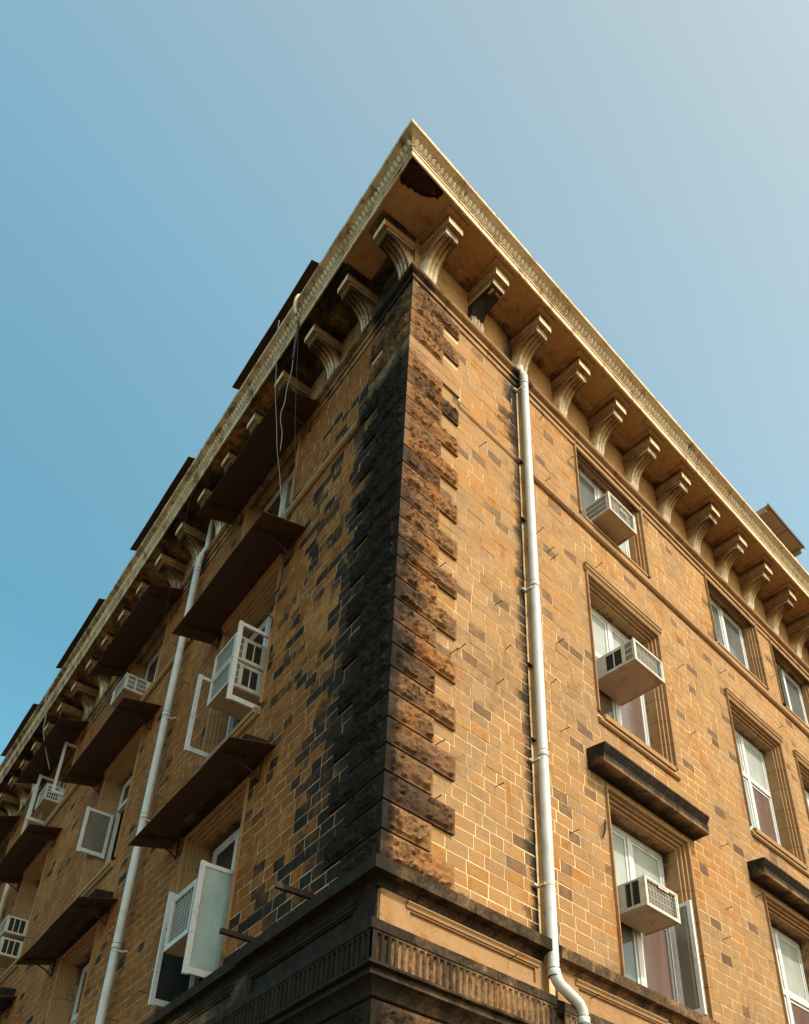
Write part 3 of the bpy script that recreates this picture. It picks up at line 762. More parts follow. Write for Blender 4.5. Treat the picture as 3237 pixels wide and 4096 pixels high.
def sash(sd, W, u, v0, v1, z0, z1, g=None, th=.035, fw=.052):
    """casement leaf opened square to the wall, in the plane u"""
    mb = MB()
    for a, b, c, d in ((v0, v1, z0, z0 + fw * 1.4), (v0, v1, z1 - fw, z1)): mb.box(sd, u, u + th, a, b, c, d)
    for a, b in ((v0, v0 + fw), (v1 - fw, v1)): mb.box(sd, u - .002, u + th + .002, a, b + (.003 if b == v1 else 0), z0 - .012, z1 + .008)
    mb.box(sd, u - .006, u, v1 - .04, v1 - .02, (z0 + z1) / 2 - .05, (z0 + z1) / 2 + .05)
    o = mb.build('sash', 'paint', W, loc=P(sd, u, v0, z0) - root_loc(W)); o['label'] = 'casement leaf standing open' + (' without its glass' if not g else '')
    if g:
        mb = MB(); mb.box(sd, u + .012, u + .018, v0 + fw, v1 - fw, z0 + fw, z1 - fw); mb.build('pane', g, W, loc=P(sd, u, v0, z0) - root_loc(W))
def window(sd, ci, ri, u0, u1, z0, z1, D, sp):
    W = empty('window', P(sd, u0, 0, z0)); W.parent = B
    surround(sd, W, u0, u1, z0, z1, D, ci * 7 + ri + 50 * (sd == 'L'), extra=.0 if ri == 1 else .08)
    v = -D; f = .055
    mb = MB()
    mb.box(sd, u0, u0 + f, v - .06, v, z0, z1); mb.box(sd, u1 - f, u1, v - .06, v, z0, z1)
    mb.box(sd, u0 + f, u1 - f, v - .06, v, z1 - f * 1.3, z1); mb.box(sd, u0 + f, u1 - f, v - .06, v, z0, z0 + f)
    um = (u0 + u1) / 2; zt = sp.get('zt'); mb.box(sd, um - .045, um + .045, v - .055, v + .008, z0 + f, z1 - f * 1.3)
    if zt: 
        for a, b in ((u0 + f, um - .045), (um + .045, u1 - f)): mb.box(sd, a, b, v - .055, v + .015, zt, zt + .085)
    cells = []
    for a, b, side in ((u0 + f, um - .045, 0), (um + .045, u1 - f, 1)):
        for c, d, lv in (((z0 + f, zt, 0), (zt + .085, z1 - f * 1.3, 1)) if zt else ((z0 + f, z1 - f * 1.3, 0),)): cells.append((a, b, c, d, side, lv))
    opens = sp.get('open', ())
    for a, b, c, d, side, lv in cells:
        if (side, lv) in opens: continue
        s_ = .045   # leaf frame
        for x0, x1, y0, y1 in ((a + .004, a + s_, c + .004, d - .004), (b - s_, b - .004, c + .004, d - .004), (a + s_, b - s_, c + .004, c + s_), (a + s_, b - s_, d - s_, d - .004)):
            mb.box(sd, x0, x1, v - .045, v - .008, y0, y1)
    fr = mb.build('frame', 'paint', W, loc=Vector((0, 0, 0)))
    for n_, (a, b, c, d, side, lv) in enumerate(cells):
        if (side, lv) in opens: continue
        gl = sp.get('glass', {}).get((side, lv), 'glass_grey'); pane(sd, W, a + .04, b - .04, v - .02, c + .04, d - .04, gl)
    # cill
    if ri == 1:
        pr = [(-D + .0, z0 - .004), (-D, z0 + .012), (.052, z0 - .004), (.055, z0 - .085), (.048, z0 - .088), (-.004, z0 - .088)]
        for nm, a, b, pp in (('sill', u0 - .035, u1 + .035, pr), ('sill_moulding', u0 - .14, u1 + .14, [(-.004, z0 - .088), (.030, z0 - .088), (.034, z0 - .118), (.048, z0 - .128), (.048, z0 - .155), (.028, z0 - .175), (-.004, z0 - .178)])):
            mb = MB(); mb.extrude(sd, pp, a, b, tint=lambda s_, u, vv, z: (.5, .06 + .18 * n3(u * 3, z, 3), .5)); mb.build(nm, 'trim', W, loc=P(sd, a, 0, z0) - root_loc(W))
        pp = [(-.004, z1 + .15), (.032, z1 + .152), (.04, z1 + .175), (.056, z1 + .185), (.058, z1 + .225), (.072, z1 + .24), (.072, z1 + .265), (-.004, z1 + .27)]
        mb = MB(); mb.extrude(sd, pp, u0 - .17, u1 + .17, tint=lambda s_, u, vv, z: (.48, .08, .5)); mb.build('lintel_cap', 'trim', W, loc=P(sd, u0, 0, z1) - root_loc(W))
    if ri == 0:
        mb = MB(); mb.extrude(sd, [(-D, z0 + .012), (.03, z0), (.034, z0 - .05), (-.004, z0 - .055)], u0 - .04, u1 + .04, tint=lambda s_, u, vv, z: (.5, .1, .5)); mb.build('sill', 'trim', W, loc=P(sd, u0, 0, z0) - root_loc(W))
    if ri == 2:
        mb = MB(); mb.extrude(sd, [(-D, z0 + .01), (.0, z0), (.0, z0 - .04)], u0 - .02, u1 + .02, tint=lambda s_, u, vv, z: (.4, .3, .5), caps=(False, False)); mb.build('sill', 'trim', W, loc=P(sd, u0, 0, z0) - root_loc(W))
        zb, zt_ = 8.085, 8.355; hp_ = [(-.004, zb), (.225, zb + .005), (.238, zb + .012), (.238, zb + .135), (.222, zb + .14), (.222, zb + .155), (.236, zb + .16), (.236, zb + .182), (.246, zb + .19), (.256, zb + .215), (.27, zb + .235), (.272, zb + .262), (.0, zt_ + .02), (-.004, zt_ + .02)]
        a, b = u0 - .44, u1 + .32; n = 3
        for j in range(n):
            mb = MB(); x0, x1 = a + (b - a) * j / n, a + (b - a) * (j + 1) / n
            mb.extrude(sd, hp_, x0 + (.003 if j else 0), x1 - (.003 if j < n - 1 else 0), tint=lambda s_, u, vv, z: (.36, (.92 if z > zb + .13 or vv < .2 else .36) + .3 * (n3(u * 6, z * 4, 3) - .5), .3), step=.12)
            mb.build('hood_stone', 'trim', W, loc=P(sd, x0, 0, zb) - root_loc(W))
    return W
SPEC = {
 ('R', 0, 0): dict(glass={(0, 0): 'glass_grey', (1, 0): 'glass_pale'}),
 ('R', 0, 1): dict(zt=10.50, glass={(0, 1): 'glass_pale', (1, 1): 'glass_pale', (0, 0): 'glass_pink', (1, 0): 'glass_pink'}),
 ('R', 0, 2): dict(zt=6.80, glass={(0, 1): 'glass_pale', (1, 1): 'glass_pale', (0, 0): 'glass_grey', (1, 0): 'glass_pink'}),
 ('R', 1, 0): dict(glass={(0, 0): 'glass_grey', (1, 0): 'glass_grey'}),
 ('R', 1, 1): dict(zt=10.50, glass={(0, 1): 'glass_pale', (1, 1): 'glass_pale', (0, 0): 'glass_blue', (1, 0): 'glass_pink'}),
 ('R', 1, 2): dict(zt=6.78, glass={(0, 1): 'glass_pale', (1, 1): 'glass_pale', (0, 0): 'glass_pink', (1, 0): 'glass_pink'}),
 ('R', 2, 0): dict(open=((0, 0),), glass={(1, 0): 'glass_grey'}),
 ('R', 2, 1): dict(zt=10.50, glass={}),
 ('R', 2, 2): dict(zt=6.78, glass={}),
 ('L', 0, 0): dict(glass={(0, 0): 'glass_grey', (1, 0): 'glass_dark'}),
 ('L', 0, 1): dict(zt=10.62, open=((0, 0), (1, 0)), glass={(0, 1): 'glass_grey', (1, 1): 'glass_dark'}),
 ('L', 0, 2): dict(zt=6.95, open=((0, 0), (1, 0)), glass={(0, 1): 'glass_dark', (1, 1): 'glass_dark'}),
 ('L', 1, 0): dict(glass={(0, 0): 'glass_blue', (1, 0): 'glass_dark'}),
 ('L', 1, 1): dict(zt=10.85, open=((1, 0),), glass={(0, 0): 'glass_blue', (0, 1): 'glass_dark', (1, 1): 'glass_dark'}),
}
WIN = {}
for sd in 'RL':
    for (u0, u1, z0, z1, D, ci, ri) in OPEN[sd]:
        WIN[(sd, ci, ri)] = window(sd, ci, ri, u0, u1, z0, z1, D, SPEC.get((sd, ci, ri), dict(zt=(10.6 if ri == 1 else 6.9 if ri == 2 else None), glass={(0, 0): 'glass_dark', (1, 0): 'glass_grey', (0, 1): 'glass_dark', (1, 1): 'glass_dark'})))
W = WIN[('L', 0, 1)]; sash('L', W, 3.085, -.24, .39, 9.13, 10.41); sash('L', W, 4.40, -.24, .35, 9.13, 10.42)
W = WIN[('L', 0, 2)]; sash('L', W, 3.10, -.28, .345, 5.52, 6.84, 'glass_blue'); sash('L', W, 4.36, -.28, .2, 5.60, 7.02, 'glass_dark')
W = WIN[('L', 1, 1)]; sash('L', W, 9.27, -.22, .255, 9.88, 10.76, 'glass_film')
W = WIN[('L', 2, 0)]; sash('L', W, 12.78, -.15, .25, 12.95, 14.28); sash('L', W, 14.12, -.15, .34, 12.9, 14.1)
W = WIN[('R', 0, 2)]; sash('R', W, 4.93, -.28, .04, 5.6, 7.05, 'glass_film')

# ------------------------------------------------------------------ air conditioners
def panel_holes(mb, corners, holes, t=(.5, 0, .5)):
    """flat panel p(a,b) with rectangular holes"""
    A = sorted({0., 1.} | {x for h in holes for x in (h[0], h[1])}); Bq = sorted({0., 1.} | {x for h in holes for x in (h[2], h[3])})
    def p(a, b): return corners(a, b)
    for a0, a1 in zip(A, A[1:]):
        for b0, b1 in zip(Bq, Bq[1:]):
            am, bm_ = (a0 + a1) / 2, (b0 + b1) / 2
            if any(h[0] < am < h[1] and h[2] < bm_ < h[3] for h in holes): continue
            mb.face([p(a0, b0), p(a1, b0), p(a1, b1), p(a0, b1)], t)
def text_mesh(body, size):
    cu = bpy.data.curves.new('t', 'FONT'); cu.body = body; cu.size = size; cu.align_x = 'CENTER'; cu.align_y = 'CENTER'; cu.extrude = .001
    o = bpy.data.objects.new('t', cu); COL.objects.link(o); dg = bpy.context.evaluated_depsgraph_get()
    me = bpy.data.meshes.new_from_object(o.evaluated_get(dg)); bpy.data.objects.remove(o); return me
def lettering(sd, A, body, size, u, v, z, m, name='lettering'):
    me = text_mesh(body, size); L0 = root_loc(A)
    for q in me.vertices:
        x, y, zz = q.co; q.co = P(sd, u + x, v + zz, z + y) - L0   # read from outside
    me.materials.clear(); me.materials.append(M[m]); o = bpy.data.objects.new(name, me); COL.objects.link(o); o.parent = A
def ac(sd, u0, w_, z0, h_, vf, style, label, back=-.26, text=None):
    A = empty('air_conditioner', P(sd, u0, 0, z0), label=label, cat='air conditioner'); u1, z1 = u0 + w_, z0 + h_
    if sd == 'L': pass
    mb = MB(); 
    # near side (towards the street corner) with vents, far side, top
    sideholes = {'A': [(.36, .52, .14, .86), (.55, .71, .14, .86), (.80, .95, .10, .34), (.80, .95, .39, .63), (.80, .95, .68, .92)],
                 'V': [(.30, .90, .12, .33), (.30, .90, .39, .61), (.30, .90, .67, .88)],
                 'H': [(.42, .58, .12, .93), (.61, .82, .12, .93)],
                 'L': [(.42, .68, .12, .34), (.42, .68, .40, .62), (.42, .68, .68, .9), (.73, .93, .12, .34), (.73, .93, .40, .62), (.73, .93, .68, .9)],
                 'T': [(.42, .57, .1, .9), (.60, .75, .1, .9), (.78, .92, .1, .9)],
                 'G': [(.50 + .09 * i, .555 + .09 * i, .12 + .2 * k, .27 + .2 * k) for i in range(5) for k in range(4)]}[style]
    f = lambda a, b: P(sd, u0, back + (vf - back) * a, z0 + h_ * b)
    panel_holes(mb, f, sideholes); panel_holes(mb, lambda a, b: P(sd, u1, back + (vf - back) * a, z0 + h_ * b), sideholes)
    mb.face([P(sd, u0, back, z1), P(sd, u1, back, z1), P(sd, u1, vf, z1), P(sd, u0, vf, z1)])
    fb = .07
    panel_holes(mb, lambda a, b: P(sd, u0 + w_ * a, vf, z0 + h_ * b), [(fb, 1 - fb * .9, .10, .92)])
    ih = [(u0 + w_ * fb, z0 + h_ * .10), (u0 + w_ * (1 - fb * .9), z0 + h_ * .10), (u0 + w_ * (1 - fb * .9), z0 + h_ * .92), (u0 + w_ * fb, z0 + h_ * .92)]
    for a, b in zip(ih, ih[1:] + ih[:1]): mb.face([P(sd, a[0], vf, a[1]), P(sd, b[0], vf, b[1]), P(sd, b[0], vf - .03, b[1]), P(sd, a[0], vf - .03, a[1])])
    # rim proud of the case
    r = .008
    for a, b, c, d in ((u0 - r, u0 + .022, z0 - r, z1 + r), (u1 - .022, u1 + r, z0 - r, z1 + r), (u0 + .022, u1 - .022, z0 - r, z0 + .02), (u0 + .022, u1 - .022, z1 - .02, z1 + r)): mb.box(sd, a, b, vf - .006, vf + .006, c, d)
    # fin slats in the vents (seen against the dark)
    for (a0, a1, b0, b1) in sideholes:
        if style in 'AVL' and (a1 - a0 < .2 or style == 'V' or style == 'L') and not (style == 'A' and b1 - b0 > .5):
            n = max(3, int((a1 - a0) * (vf - back) / .012))
            for i in range(1, n):
                a = a0 + (a1 - a0) * i / n; v = back + (vf - back) * a
                mb.box(sd, u0 + .004, u0 + .008, v - .0018, v + .0018, z0 + h_ * b0, z0 + h_ * b1)
        if style == 'H':
            n = 14
            for i in range(n):
                b = b0 + (b1 - b0) * (i + .5) / n; mb.box(sd, u0 + .003, u0 + .006, back + (vf - back) * a0, back + (vf - back) * a0 + .012, z0 + h_ * b - .003, z0 + h_ * b + .003)
    mb.build('casing', 'ac', A)
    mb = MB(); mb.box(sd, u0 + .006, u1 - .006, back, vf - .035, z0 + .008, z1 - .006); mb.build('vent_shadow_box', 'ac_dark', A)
    mb = MB(); mb.box(sd, u0, u1, back, vf - .002, z0 - .004, z0 + .004); mb.box(sd, u0 + .01, u0 + .03, back, vf - .02, z0 - .016, z0 - .004); mb.box(sd, u1 - .03, u1 - .01, back, vf - .02, z0 - .016, z0 - .004)
    mb.box(sd, u0 + .03, u1 - .03, vf - .06, vf - .04, z0 - .012, z0 - .004)
    mb.build('base_pan', 'ac_under', A)
    mb = MB(); mb.box(sd, u0 + w_ * fb + .008, u1 - w_ * .15, vf - .03, vf - .024, z0 + h_ * .12, z0 + h_ * .88); mb.build('fin_block', 'coil', A)
    mb = MB(); 
    nx_, nz_ = (9, 6) if style in 'HG' else (6, 9)
    a0, a1, b0, b1 = ih[0][0], ih[1][0], ih[0][1], ih[2][1]; rw = .0022
    for i in range(1, nx_):
        u = a0 + (a1 - a0) * i / nx_; mb.box(sd, u - rw, u + rw, vf - .012, vf - .008, b0, b1)
    for i in range(1, nz_):
        z = b0 + (b1 - b0) * i / nz_; mb.box(sd, a0, a1, vf - .008, vf - .005, z - rw * .8, z + rw * .8)
    mb.build('guard_wires', 'wire', A)
    if text:
        body, size, tm, plate = text; uc = u0 + w_ * .56
        if plate:
            mb = MB(); mb.box(sd, uc - .10, uc + .10, vf + .002, vf + .008, z1 - .055, z1 + .006); mb.build('name_plate', 'ac', A)
            lettering(sd, A, body, size, uc, vf + .0085, z1 - .026, tm)
        else:
            mb = MB(); mb.box(sd, uc - .085, uc + .095, vf + .0, vf + .003, z0 + h_ * .53, z0 + h_ * .68); mb.build('name_plate', 'coil', A)
            lettering(sd, A, body, size, uc, vf + .004, z0 + h_ * .605, tm)
    return A
ac('R', 3.70, .66, 12.905, .37, .318, 'V', 'white air conditioner with three long side grilles and white lettering, top sunlit window', text=('VOLTAS', .05, 'white_print', False))
ac('R', 3.70, .655, 9.93, .35, .435, 'A', 'white air conditioner with two black side vents in middle window right of white downpipe')
ac('R', 3.70, .65, 6.475, .365, .205, 'H', 'dirty air conditioner with red lettering and open black side, lowest on the sunlit wall', text=('HITACHI', .042, 'red_print', True))
ac('L', 3.30, .60, 9.98, .40, .335, 'A', 'upper of two stacked white air conditioners between the open sashes left of the black corner')
ac('L', 3.30, .60, 9.54, .40, .335, 'A', 'lower of two stacked white air conditioners between the open sashes left of the black corner')
ac('L', 3.36, .62, 6.08, .66, .275, 'L', 'old air conditioner behind the pale blue glass leaf in lowest window beside black corner')
ac('L', 8.30, .66, 12.775, .345, .38, 'L', 'white air conditioner in the top window just left of the long pale grey downpipe')
ac('L', 13.08, .62, 9.76, .35, .335, 'T', 'upper of two stacked air conditioners at the left edge of the photo')
ac('L', 13.08, .62, 9.28, .36, .335, 'T', 'lower of two stacked air conditioners at the left edge of the photo')
ac('L', 13.32, .60, 13.06, .40, .27, 'G', 'small grey air conditioner with many slots, under cornice near left edge')

# ------------------------------------------------------------------ sheet metal canopies
def canopy(sd, u0, u1, zb, zf, vf, label, m='canopy', arms=True, seed=0):
    A = empty('canopy', P(sd, u0, 0, zb), label=label, cat='canopy', group='brown sheet canopies over the windows of the shaded side')
    rnd = random.Random(seed)
    mb = MB(); n = 8; th = .010
    def zz(v, u): return zb + (zf - zb) * v / vf + .011 * math.sin(u * 3 + seed) + .004 * math.sin(u * 11 + seed * 2) - .01 * (v / vf) * math.sin((u - u0) / (u1 - u0) * math.pi)
    for i in range(n):
        a, b = u0 + (u1 - u0) * i / n, u0 + (u1 - u0) * (i + 1) / n
        for va, vb in ((0, vf * .5), (vf * .5, vf)):
            for off in (0, th): mb.face([P(sd, a, va, zz(va, a) + off), P(sd, b, va, zz(va, b) + off), P(sd, b, vb, zz(vb, b) + off), P(sd, a, vb, zz(vb, a) + off)])
        mb.face([P(sd, a, vf, zz(vf, a)), P(sd, b, vf, zz(vf, b)), P(sd, b, vf, zz(vf, b) + th), P(sd, a, vf, zz(vf, a) + th)])
    for a in (u0, u1):
        mb.face([P(sd, a, 0, zz(0, a)), P(sd, a, vf, zz(vf, a)), P(sd, a, vf, zz(vf, a) + th), P(sd, a, 0, zz(0, a) + th)])
    mb.build('sheet', m, A)
    mb = MB()   # batten under the sheet and wall flashing
    vb = vf * .52; mb.box(sd, u0 + .02, u1 - .02, vb - .012, vb + .012, zz(vb, u0) - .024, zz(vb, u0) - .004); mb.build('batten', m, A)
    if arms:
        for ue in (u0 + .32, u1 - .32):
            mb = MB(); pts = []
            for i in range(7):
                t = i / 6; v = .02 + (vf * .78) * t; z = (zb - .30) + (.30 + (zf - zb) * .75 - .03) * math.sin(t * math.pi / 2) ** .8
                pts.append(P(sd, ue, v, z))
            mb.tube(pts, .012, 6); mb.tube([P(sd, ue, .015, zb - .32), P(sd, ue, .015, zb - .02)], .012, 6); mb.tube([P(sd, ue, .02, zb - .02), P(sd, ue, vf * .9, zz(vf * .9, ue) - .016)], .010, 6)
            mb.build('support_arm', 'iron', A)
    return A
cols = [(2.31, 5.20), (7.09, 10.14), (12.0, 15.05), (16.85, 19.9)]
nth = ['nearest the blackened corner', 'in the second window bay from the corner', 'in the third window bay from the corner', 'in the farthest bay at the left edge']
for i, (a, b) in enumerate(cols):
    canopy('L', a, b, 14.47, 14.24, .645, 'brown canopy over the top row window ' + nth[i], seed=i)
    canopy('L', a, b, 11.755, 11.61, .63, 'brown canopy over the middle row window ' + nth[i], seed=i + 4)
    if i < 3: canopy('L', a + .03, b + .07, 8.13, 7.985, .56, 'brown canopy over the lowest row window ' + nth[i], seed=i + 8)
for i, (a, b) in enumerate(cols):
    canopy('L', a, b, 18.05, 17.85, .54, 'flat brown attic canopy jutting above the cornice ' + nth[i].replace('window ', ''), arms=False, seed=i + 20)['group'] = 'brown canopies above the left cornice'
# tan boxed canopy above the right cornice
A = empty('roof_canopy', P('R', 9.5, 0, 17.85), label='tan boxed canopy with dark edge above the sunlit right cornice', cat='canopy')
mb = MB(); mb.box('R', 9.5, 11.06, -.05, .56, 17.86, 17.90); mb.build('slab', 'canopy_tan', A)
mb = MB(); mb.box('R', 9.49, 11.07, .56, .585, 17.83, 17.92); mb.build('front_edge', 'canopy', A)
for a, b in ((9.5, 9.56), (11.0, 11.06)):
    mb = MB(); mb.box('R', a, b, -.05, .5, 17.74, 17.86); mb.build('side_cheek', 'canopy_tan', A)
mb = MB(); mb.box('R', 10.35, 10.39, -.05, .56, 17.82, 17.86); mb.build('rib', 'canopy_tan', A)

# ------------------------------------------------------------------ downpipes
def pipe(sd, label, pts, r, joints, clips, m='pvc', thin=None, marks=()):
    A = empty('downpipe', P(sd, pts[-1][0], pts[-1][1], 0.2), label=label, cat='downpipe')
    mb = MB(); mb.tube([P(sd, *p) for p in pts], r, 20); mb.build('pipe_run', m, A, smooth=True, sharp=1.)
    for (u, v, z) in joints:
        mb = MB(); mb.tube([P(sd, u, v, z - .035), P(sd, u, v, z - .03), P(sd, u, v, z + .03), P(sd, u, v, z + .035)], [r * 1.03, r * 1.09, r * 1.09, r * 1.03], 20); mb.build('socket', m, A, smooth=True, sharp=.8)
        for dz in (.038, -.04):
            mb = MB(); mb.tube([P(sd, u, v, z + dz - .003), P(sd, u, v, z + dz + .003)], r * 1.075, 20); mb.build('seal_ring', 'rubber', A)
    for (u, v, z) in clips:
        mb = MB(); mb.box(sd, u - r - .075, u - r + .01, .0 if v > 0 else 0, v * .35, z - .012, z + .012); mb.box(sd, u - r - .02, u - r + .02, v * .3, v, z - .014, z + .014)
        mb.tube([P(sd, u, v, z - .012), P(sd, u, v, z + .012)], r * 1.06, 20); mb.build('clip', 'ac', A)
    if thin:
        mb = MB(); mb.tube([P(sd, *p) for p in thin], r * .8, 16); mb.build('upper_pipe', m, A, smooth=True, sharp=1.)
    for (u, v, z) in marks:
        mb = MB()
        for k, (du, dz, a, b) in enumerate(((0, 0, .016, .02), (0, .035, .010, .008), (0, -.03, .012, .006), (.0, -.045, .010, .005))): mb.box(sd, u + du - a / 2, u + du + a / 2, v + r, v + r + .0015, z + dz - b / 2, z + dz + b / 2)
        mb.build('print_mark', 'grey_print', A)
    return A
def arcp(p0, p1, p2, n=6):
    out = []
    for i in range(n + 1):
        t = i / n; out.append(tuple((1 - t) ** 2 * a + 2 * t * (1 - t) * b + t * t * c for a, b, c in zip(p0, p1, p2)))
    return out
pu = 2.092
right = [(pu, .125, 14.52), (pu, .125, 12.5), (pu, .125, 10.24), (pu - .006, .125, 7.7), (pu - .008, .125, 6.0), (pu - .01, .125, 5.22)] + arcp((pu - .01, .13, 5.20), (pu - .01, .15, 5.06), (pu + .10, .15, 5.04)) + arcp((pu + .24, .15, 4.985), (pu + .36, .15, 4.95), (pu + .37, .15, 4.82)) + [(pu + .37, .15, .2)]
pipe('R', 'white plastic downpipe on the sunlit side left of the window column', right, .056, [(pu, .125, 14.36), (pu - .002, .125, 10.26), (pu - .005, .125, 7.70), (pu - .01, .13, 5.17), (pu + .37, .15, 4.80)],
     [(pu, .125, 10.18), (pu - .004, .125, 7.62), (pu - .008, .125, 6.1), (pu, .125, 14.2), (pu + .37, .15, 4.68)], thin=[(pu - .03, .07, 15.5), (pu - .03, .07, 14.9), (pu - .03, .09, 14.66), (pu - .01, .12, 14.5)],
     marks=[(pu - .012, .125, 12.2), (pu - .012, .125, 11.0), (pu - .014, .125, 9.7), (pu - .014, .125, 8.5)])
for i, z in enumerate((12.74, 12.52, 6.06)):
    pass
lu = 6.29
left = [(lu - .05, .10, 14.62), (lu, .13, 14.50), (lu, .13, 14.2), (lu, .13, 0.2)]
pipe('L', 'long pale grey downpipe between the first and second window bays of the shaded side', left, .056, [(lu, .13, 14.22), (lu, .13, 11.0), (lu, .13, 9.1), (lu, .13, 7.02)], [(lu, .13, 10.92), (lu, .13, 9.02), (lu, .13, 6.94)],
     thin=[(lu - .08, .07, 15.5), (lu - .08, .07, 14.8), (lu - .03, .11, 14.6)])
lu2 = 15.45
pipe('L', 'cream painted downpipe near the left edge of the photo', [(lu2, .1, 14.7), (lu2, .1, .2)], .056, [(lu2, .1, 12.8)], [(lu2, .1, 12.7)], m='pvc_cream')

# ------------------------------------------------------------------ iron spikes and beams
def spike(sd, u, z, ln=.1, bend=0):
    mb = MB(); p = [P(sd, u, -.01, z), P(sd, u + bend * .3, ln * .5, z + .002), P(sd, u + bend, ln, z + .004)]
    mb.tube(p, [.0055, .005, .0055], 5); mb.tube([P(sd, u + bend, ln - .003, z + .004), P(sd, u + bend, ln + .006, z + .005)], .0095, 6)
    loc = P(sd, u, 0, z)
    o = mb.build('iron_spike', 'iron', None, loc=loc)
    side = 'sunlit' if sd == 'R' else 'shaded'
    tag(o, f'small rusty iron spike sticking out of the {side} stone wall', 'nail', f'rusty iron spikes in the {side} wall')
RN = [(1.492, 8.389), (1.501, 9.585), (.60, 9.497), (2.609, 11.199), (2.618, 9.738), (1.653, 9.0), (.771, 8.347), (.887, 8.478), (2.452, 8.99), (2.593, 8.364), (.60, 7.082), (1.444, 7.016), (.60, 6.453), (2.633, 6.997), (1.592, 5.192), (2.562, 14.127), (3.2, 13.807), (2.58, 12.74), (2.335, 11.476), (2.566, 11.327), (1.927, 13.028), (3.644, 11.858), (5.589, 11.236), (7.0, 12.035), (5.679, 10.032), (8.892, 11.964), (9.084, 13.243), (6.05, 8.318), (5.703, 6.8), (6.841, 7.842), (2.793, 5.162), (1.25, 12.2), (5.9, 7.3)]
LN = [(6.86, 12.921), (5.826, 11.378), (6.8, 14.149), (5.039, 10.137), (5.935, 9.276), (6.954, 9.296), (12.199, 12.315), (5.893, 7.352), (5.007, 5.974), (5.935, 5.892), (12.264, 9.4), (6.799, 7.413), (6.907, 7.62)]
rnd = random.Random(9)
for u, z in RN: spike('R', u, z, .085 + .05 * rnd.random(), (rnd.random() - .5) * .03)
for u, z in LN: spike('L', u, z, .10 + .06 * rnd.random(), (rnd.random() - .5) * .03)
for (u, z, vv, lab) in ((1.06, 5.66, .40, 'black iron beam stub sticking out above the ledge nearest the blackened corner'), (2.10, 5.60, .42, 'black iron beam stub in front of the lowest open blue leaf')):
    mb = MB(); mb.box('L', u, u + .035, -.02, vv, z - .035, z - .027); mb.box('L', u, u + .006, -.02, vv, z - .035, z + .02); mb.box('L', u + .029, u + .035, -.02, vv, z - .035, z + .02)
    tag(mb.build('iron_beam', 'iron', None, loc=P('L', u, 0, z)), lab, 'beam')
# tuft of cut cable by the right surround
mb = MB()
for k in range(6):
    a = random.random() * 2; mb.tube([P('R', 3.30, 0, 7.42), P('R', 3.28 - .02 * k, .05 + .01 * k, 7.44 - .01 * k), P('R', 3.27 - .012 * k, .05, 7.36 - .02 * k), P('R', 3.275 - .01 * k, .02, 7.28 - .02 * k)], .004, 5)
tag(mb.build('cable_tuft', 'cable_black', None, loc=P('R', 3.3, 0, 7.4)), 'tangle of cut black wire ends beside the lowest sunlit window', 'wire')

# ------------------------------------------------------------------ hanging cables on the left
def smooth_path(p, n=4):
    out = []
    for i in range(len(p) - 1):
        p0 = Vector(p[max(0, i - 1)]); p1 = Vector(p[i]); p2 = Vector(p[i + 1]); p3 = Vector(p[min(len(p) - 1, i + 2)])
        for k in range(n):
            t = k / n; out.append(.5 * ((2 * p1) + (p2 - p0) * t + (2 * p0 - 5 * p1 + 4 * p2 - p3) * t * t + (3 * p1 - p0 - 3 * p2 + p3) * t ** 3))
    out.append(Vector(p[-1])); return out
def cable(pts, r, m, label, n=6, name='cable'):
    mb = MB(); mb.tube([P('L', *p) for p in smooth_path(pts)], r, n)
    return tag(mb.build(name, m, None, loc=P('L', *pts[0]), smooth=True), label, 'cable')
cable([(1.9, .30, 15.95), (1.9, .70, 15.94), (1.9, .80, 15.90), (1.9, .835, 15.74), (1.9, .835, 15.55), (1.9, .80, 15.40)], .028, 'pvc_cream', 'bent pale conduit hooked over the left cornice edge', 10, 'conduit')
cable([(1.9, .76, 15.28), (1.9, .735, 15.19), (1.9, .739, 14.804), (1.9, .731, 14.351)], .020, 'cable_black', 'dark conduit end hanging below the hooked grey one', 8, 'conduit')
cable([(1.9, .729, 14.334), (1.93, .713, 14.064), (1.96, .727, 13.771), (1.993, .712, 13.481), (2.016, .729, 13.258), (2.036, .707, 13.102), (2.062, .648, 12.923), (2.1, .62, 12.62)], .005, 'cable_white', 'short white wire dangling from the hanging conduit end')
cable([(1.62, .85, 15.6), (1.62, .835, 15.1), (1.67, .828, 14.855), (1.792, .718, 14.316), (1.914, .612, 13.791), (2.059, .478, 13.198), (2.181, .356, 12.72), (2.292, .239, 12.298), (2.348, .173, 12.096), (2.42, .07, 11.849)], .005, 'cable_black', 'black wire hanging from the conduit to the middle canopy, nearer the corner')
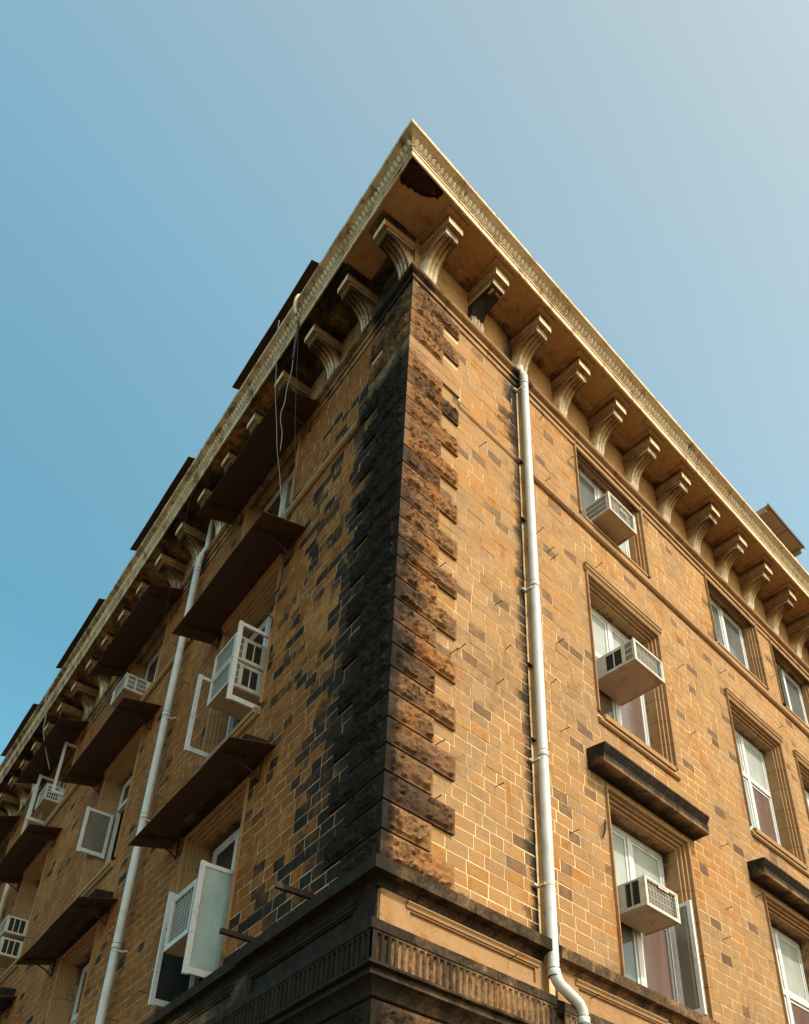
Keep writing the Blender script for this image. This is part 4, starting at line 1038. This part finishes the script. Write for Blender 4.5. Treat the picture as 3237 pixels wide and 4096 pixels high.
cable([(2.42, .85, 15.9), (2.42, .841, 15.522), (2.423, .77, 14.844), (2.426, .704, 14.176), (2.429, .612, 13.597), (2.432, .536, 13.062), (2.435, .437, 12.598), (2.438, .354, 12.107), (2.44, .227, 11.813)], .0045, 'cable_white', 'long grey wire hanging from the cornice to the middle canopy, left one')
cable([(2.5, .12, 11.7), (2.64, .12, 11.69), (2.778, .05, 11.363), (2.795, .05, 11.047), (2.909, .05, 10.93), (2.885, .05, 10.76), (2.957, .08, 10.705), (2.908, .08, 10.556), (2.881, .05, 10.498), (2.874, .05, 10.347)], .012, 'cable_black', 'kinked black cable running down beside the middle window next to the corner')
cable([(5.1, .85, 15.7), (5.15, .821, 15.072), (5.479, .729, 14.815), (5.807, .654, 14.535), (6.201, .534, 14.208), (6.596, .43, 13.856), (6.924, .33, 13.563), (7.2, .276, 13.293)], .005, 'cable_black', 'thin dark wire crossing the second top canopy')
cable([(12.85, .83, 15.85), (12.85, .819, 15.749), (12.897, .861, 15.488), (12.944, .864, 15.25), (13.025, .744, 14.911), (13.092, .707, 14.599), (13.186, .545, 14.22), (13.3, .311, 13.781)], .012, 'cable_white', 'frayed pale wire hanging over the cornice near the left edge')
# dry roots growing out of the soffit between the left brackets
def roots(u, v, label, seed):
    rnd = random.Random(seed); mb = MB()
    for k in range(16):
        p = Vector((u + (rnd.random() - .5) * .12, v + (rnd.random() - .5) * .1, 15.5)); pts = [tuple(p)]
        for j in range(5):
            p = p + Vector(((rnd.random() - .5) * .09, (rnd.random() - .5) * .08, -.012 - .03 * rnd.random())); pts.append(tuple(p))
        mb.tube([P('L', *q) for q in pts], [.005, .004, .003, .0025, .002, .001], 4)
    tag(mb.build('dry_roots', 'iron', None, loc=P('L', u, v, 15.5)), label, 'plant')
roots(6.35, .55, 'dark dry roots hanging from the soffit beside the first left downpipe', 1)
roots(5.35, .5, 'dark dry roots on the soffit just right of the first left downpipe', 2)
roots(7.3, .52, 'dry roots on the soffit left of the first left downpipe', 3)
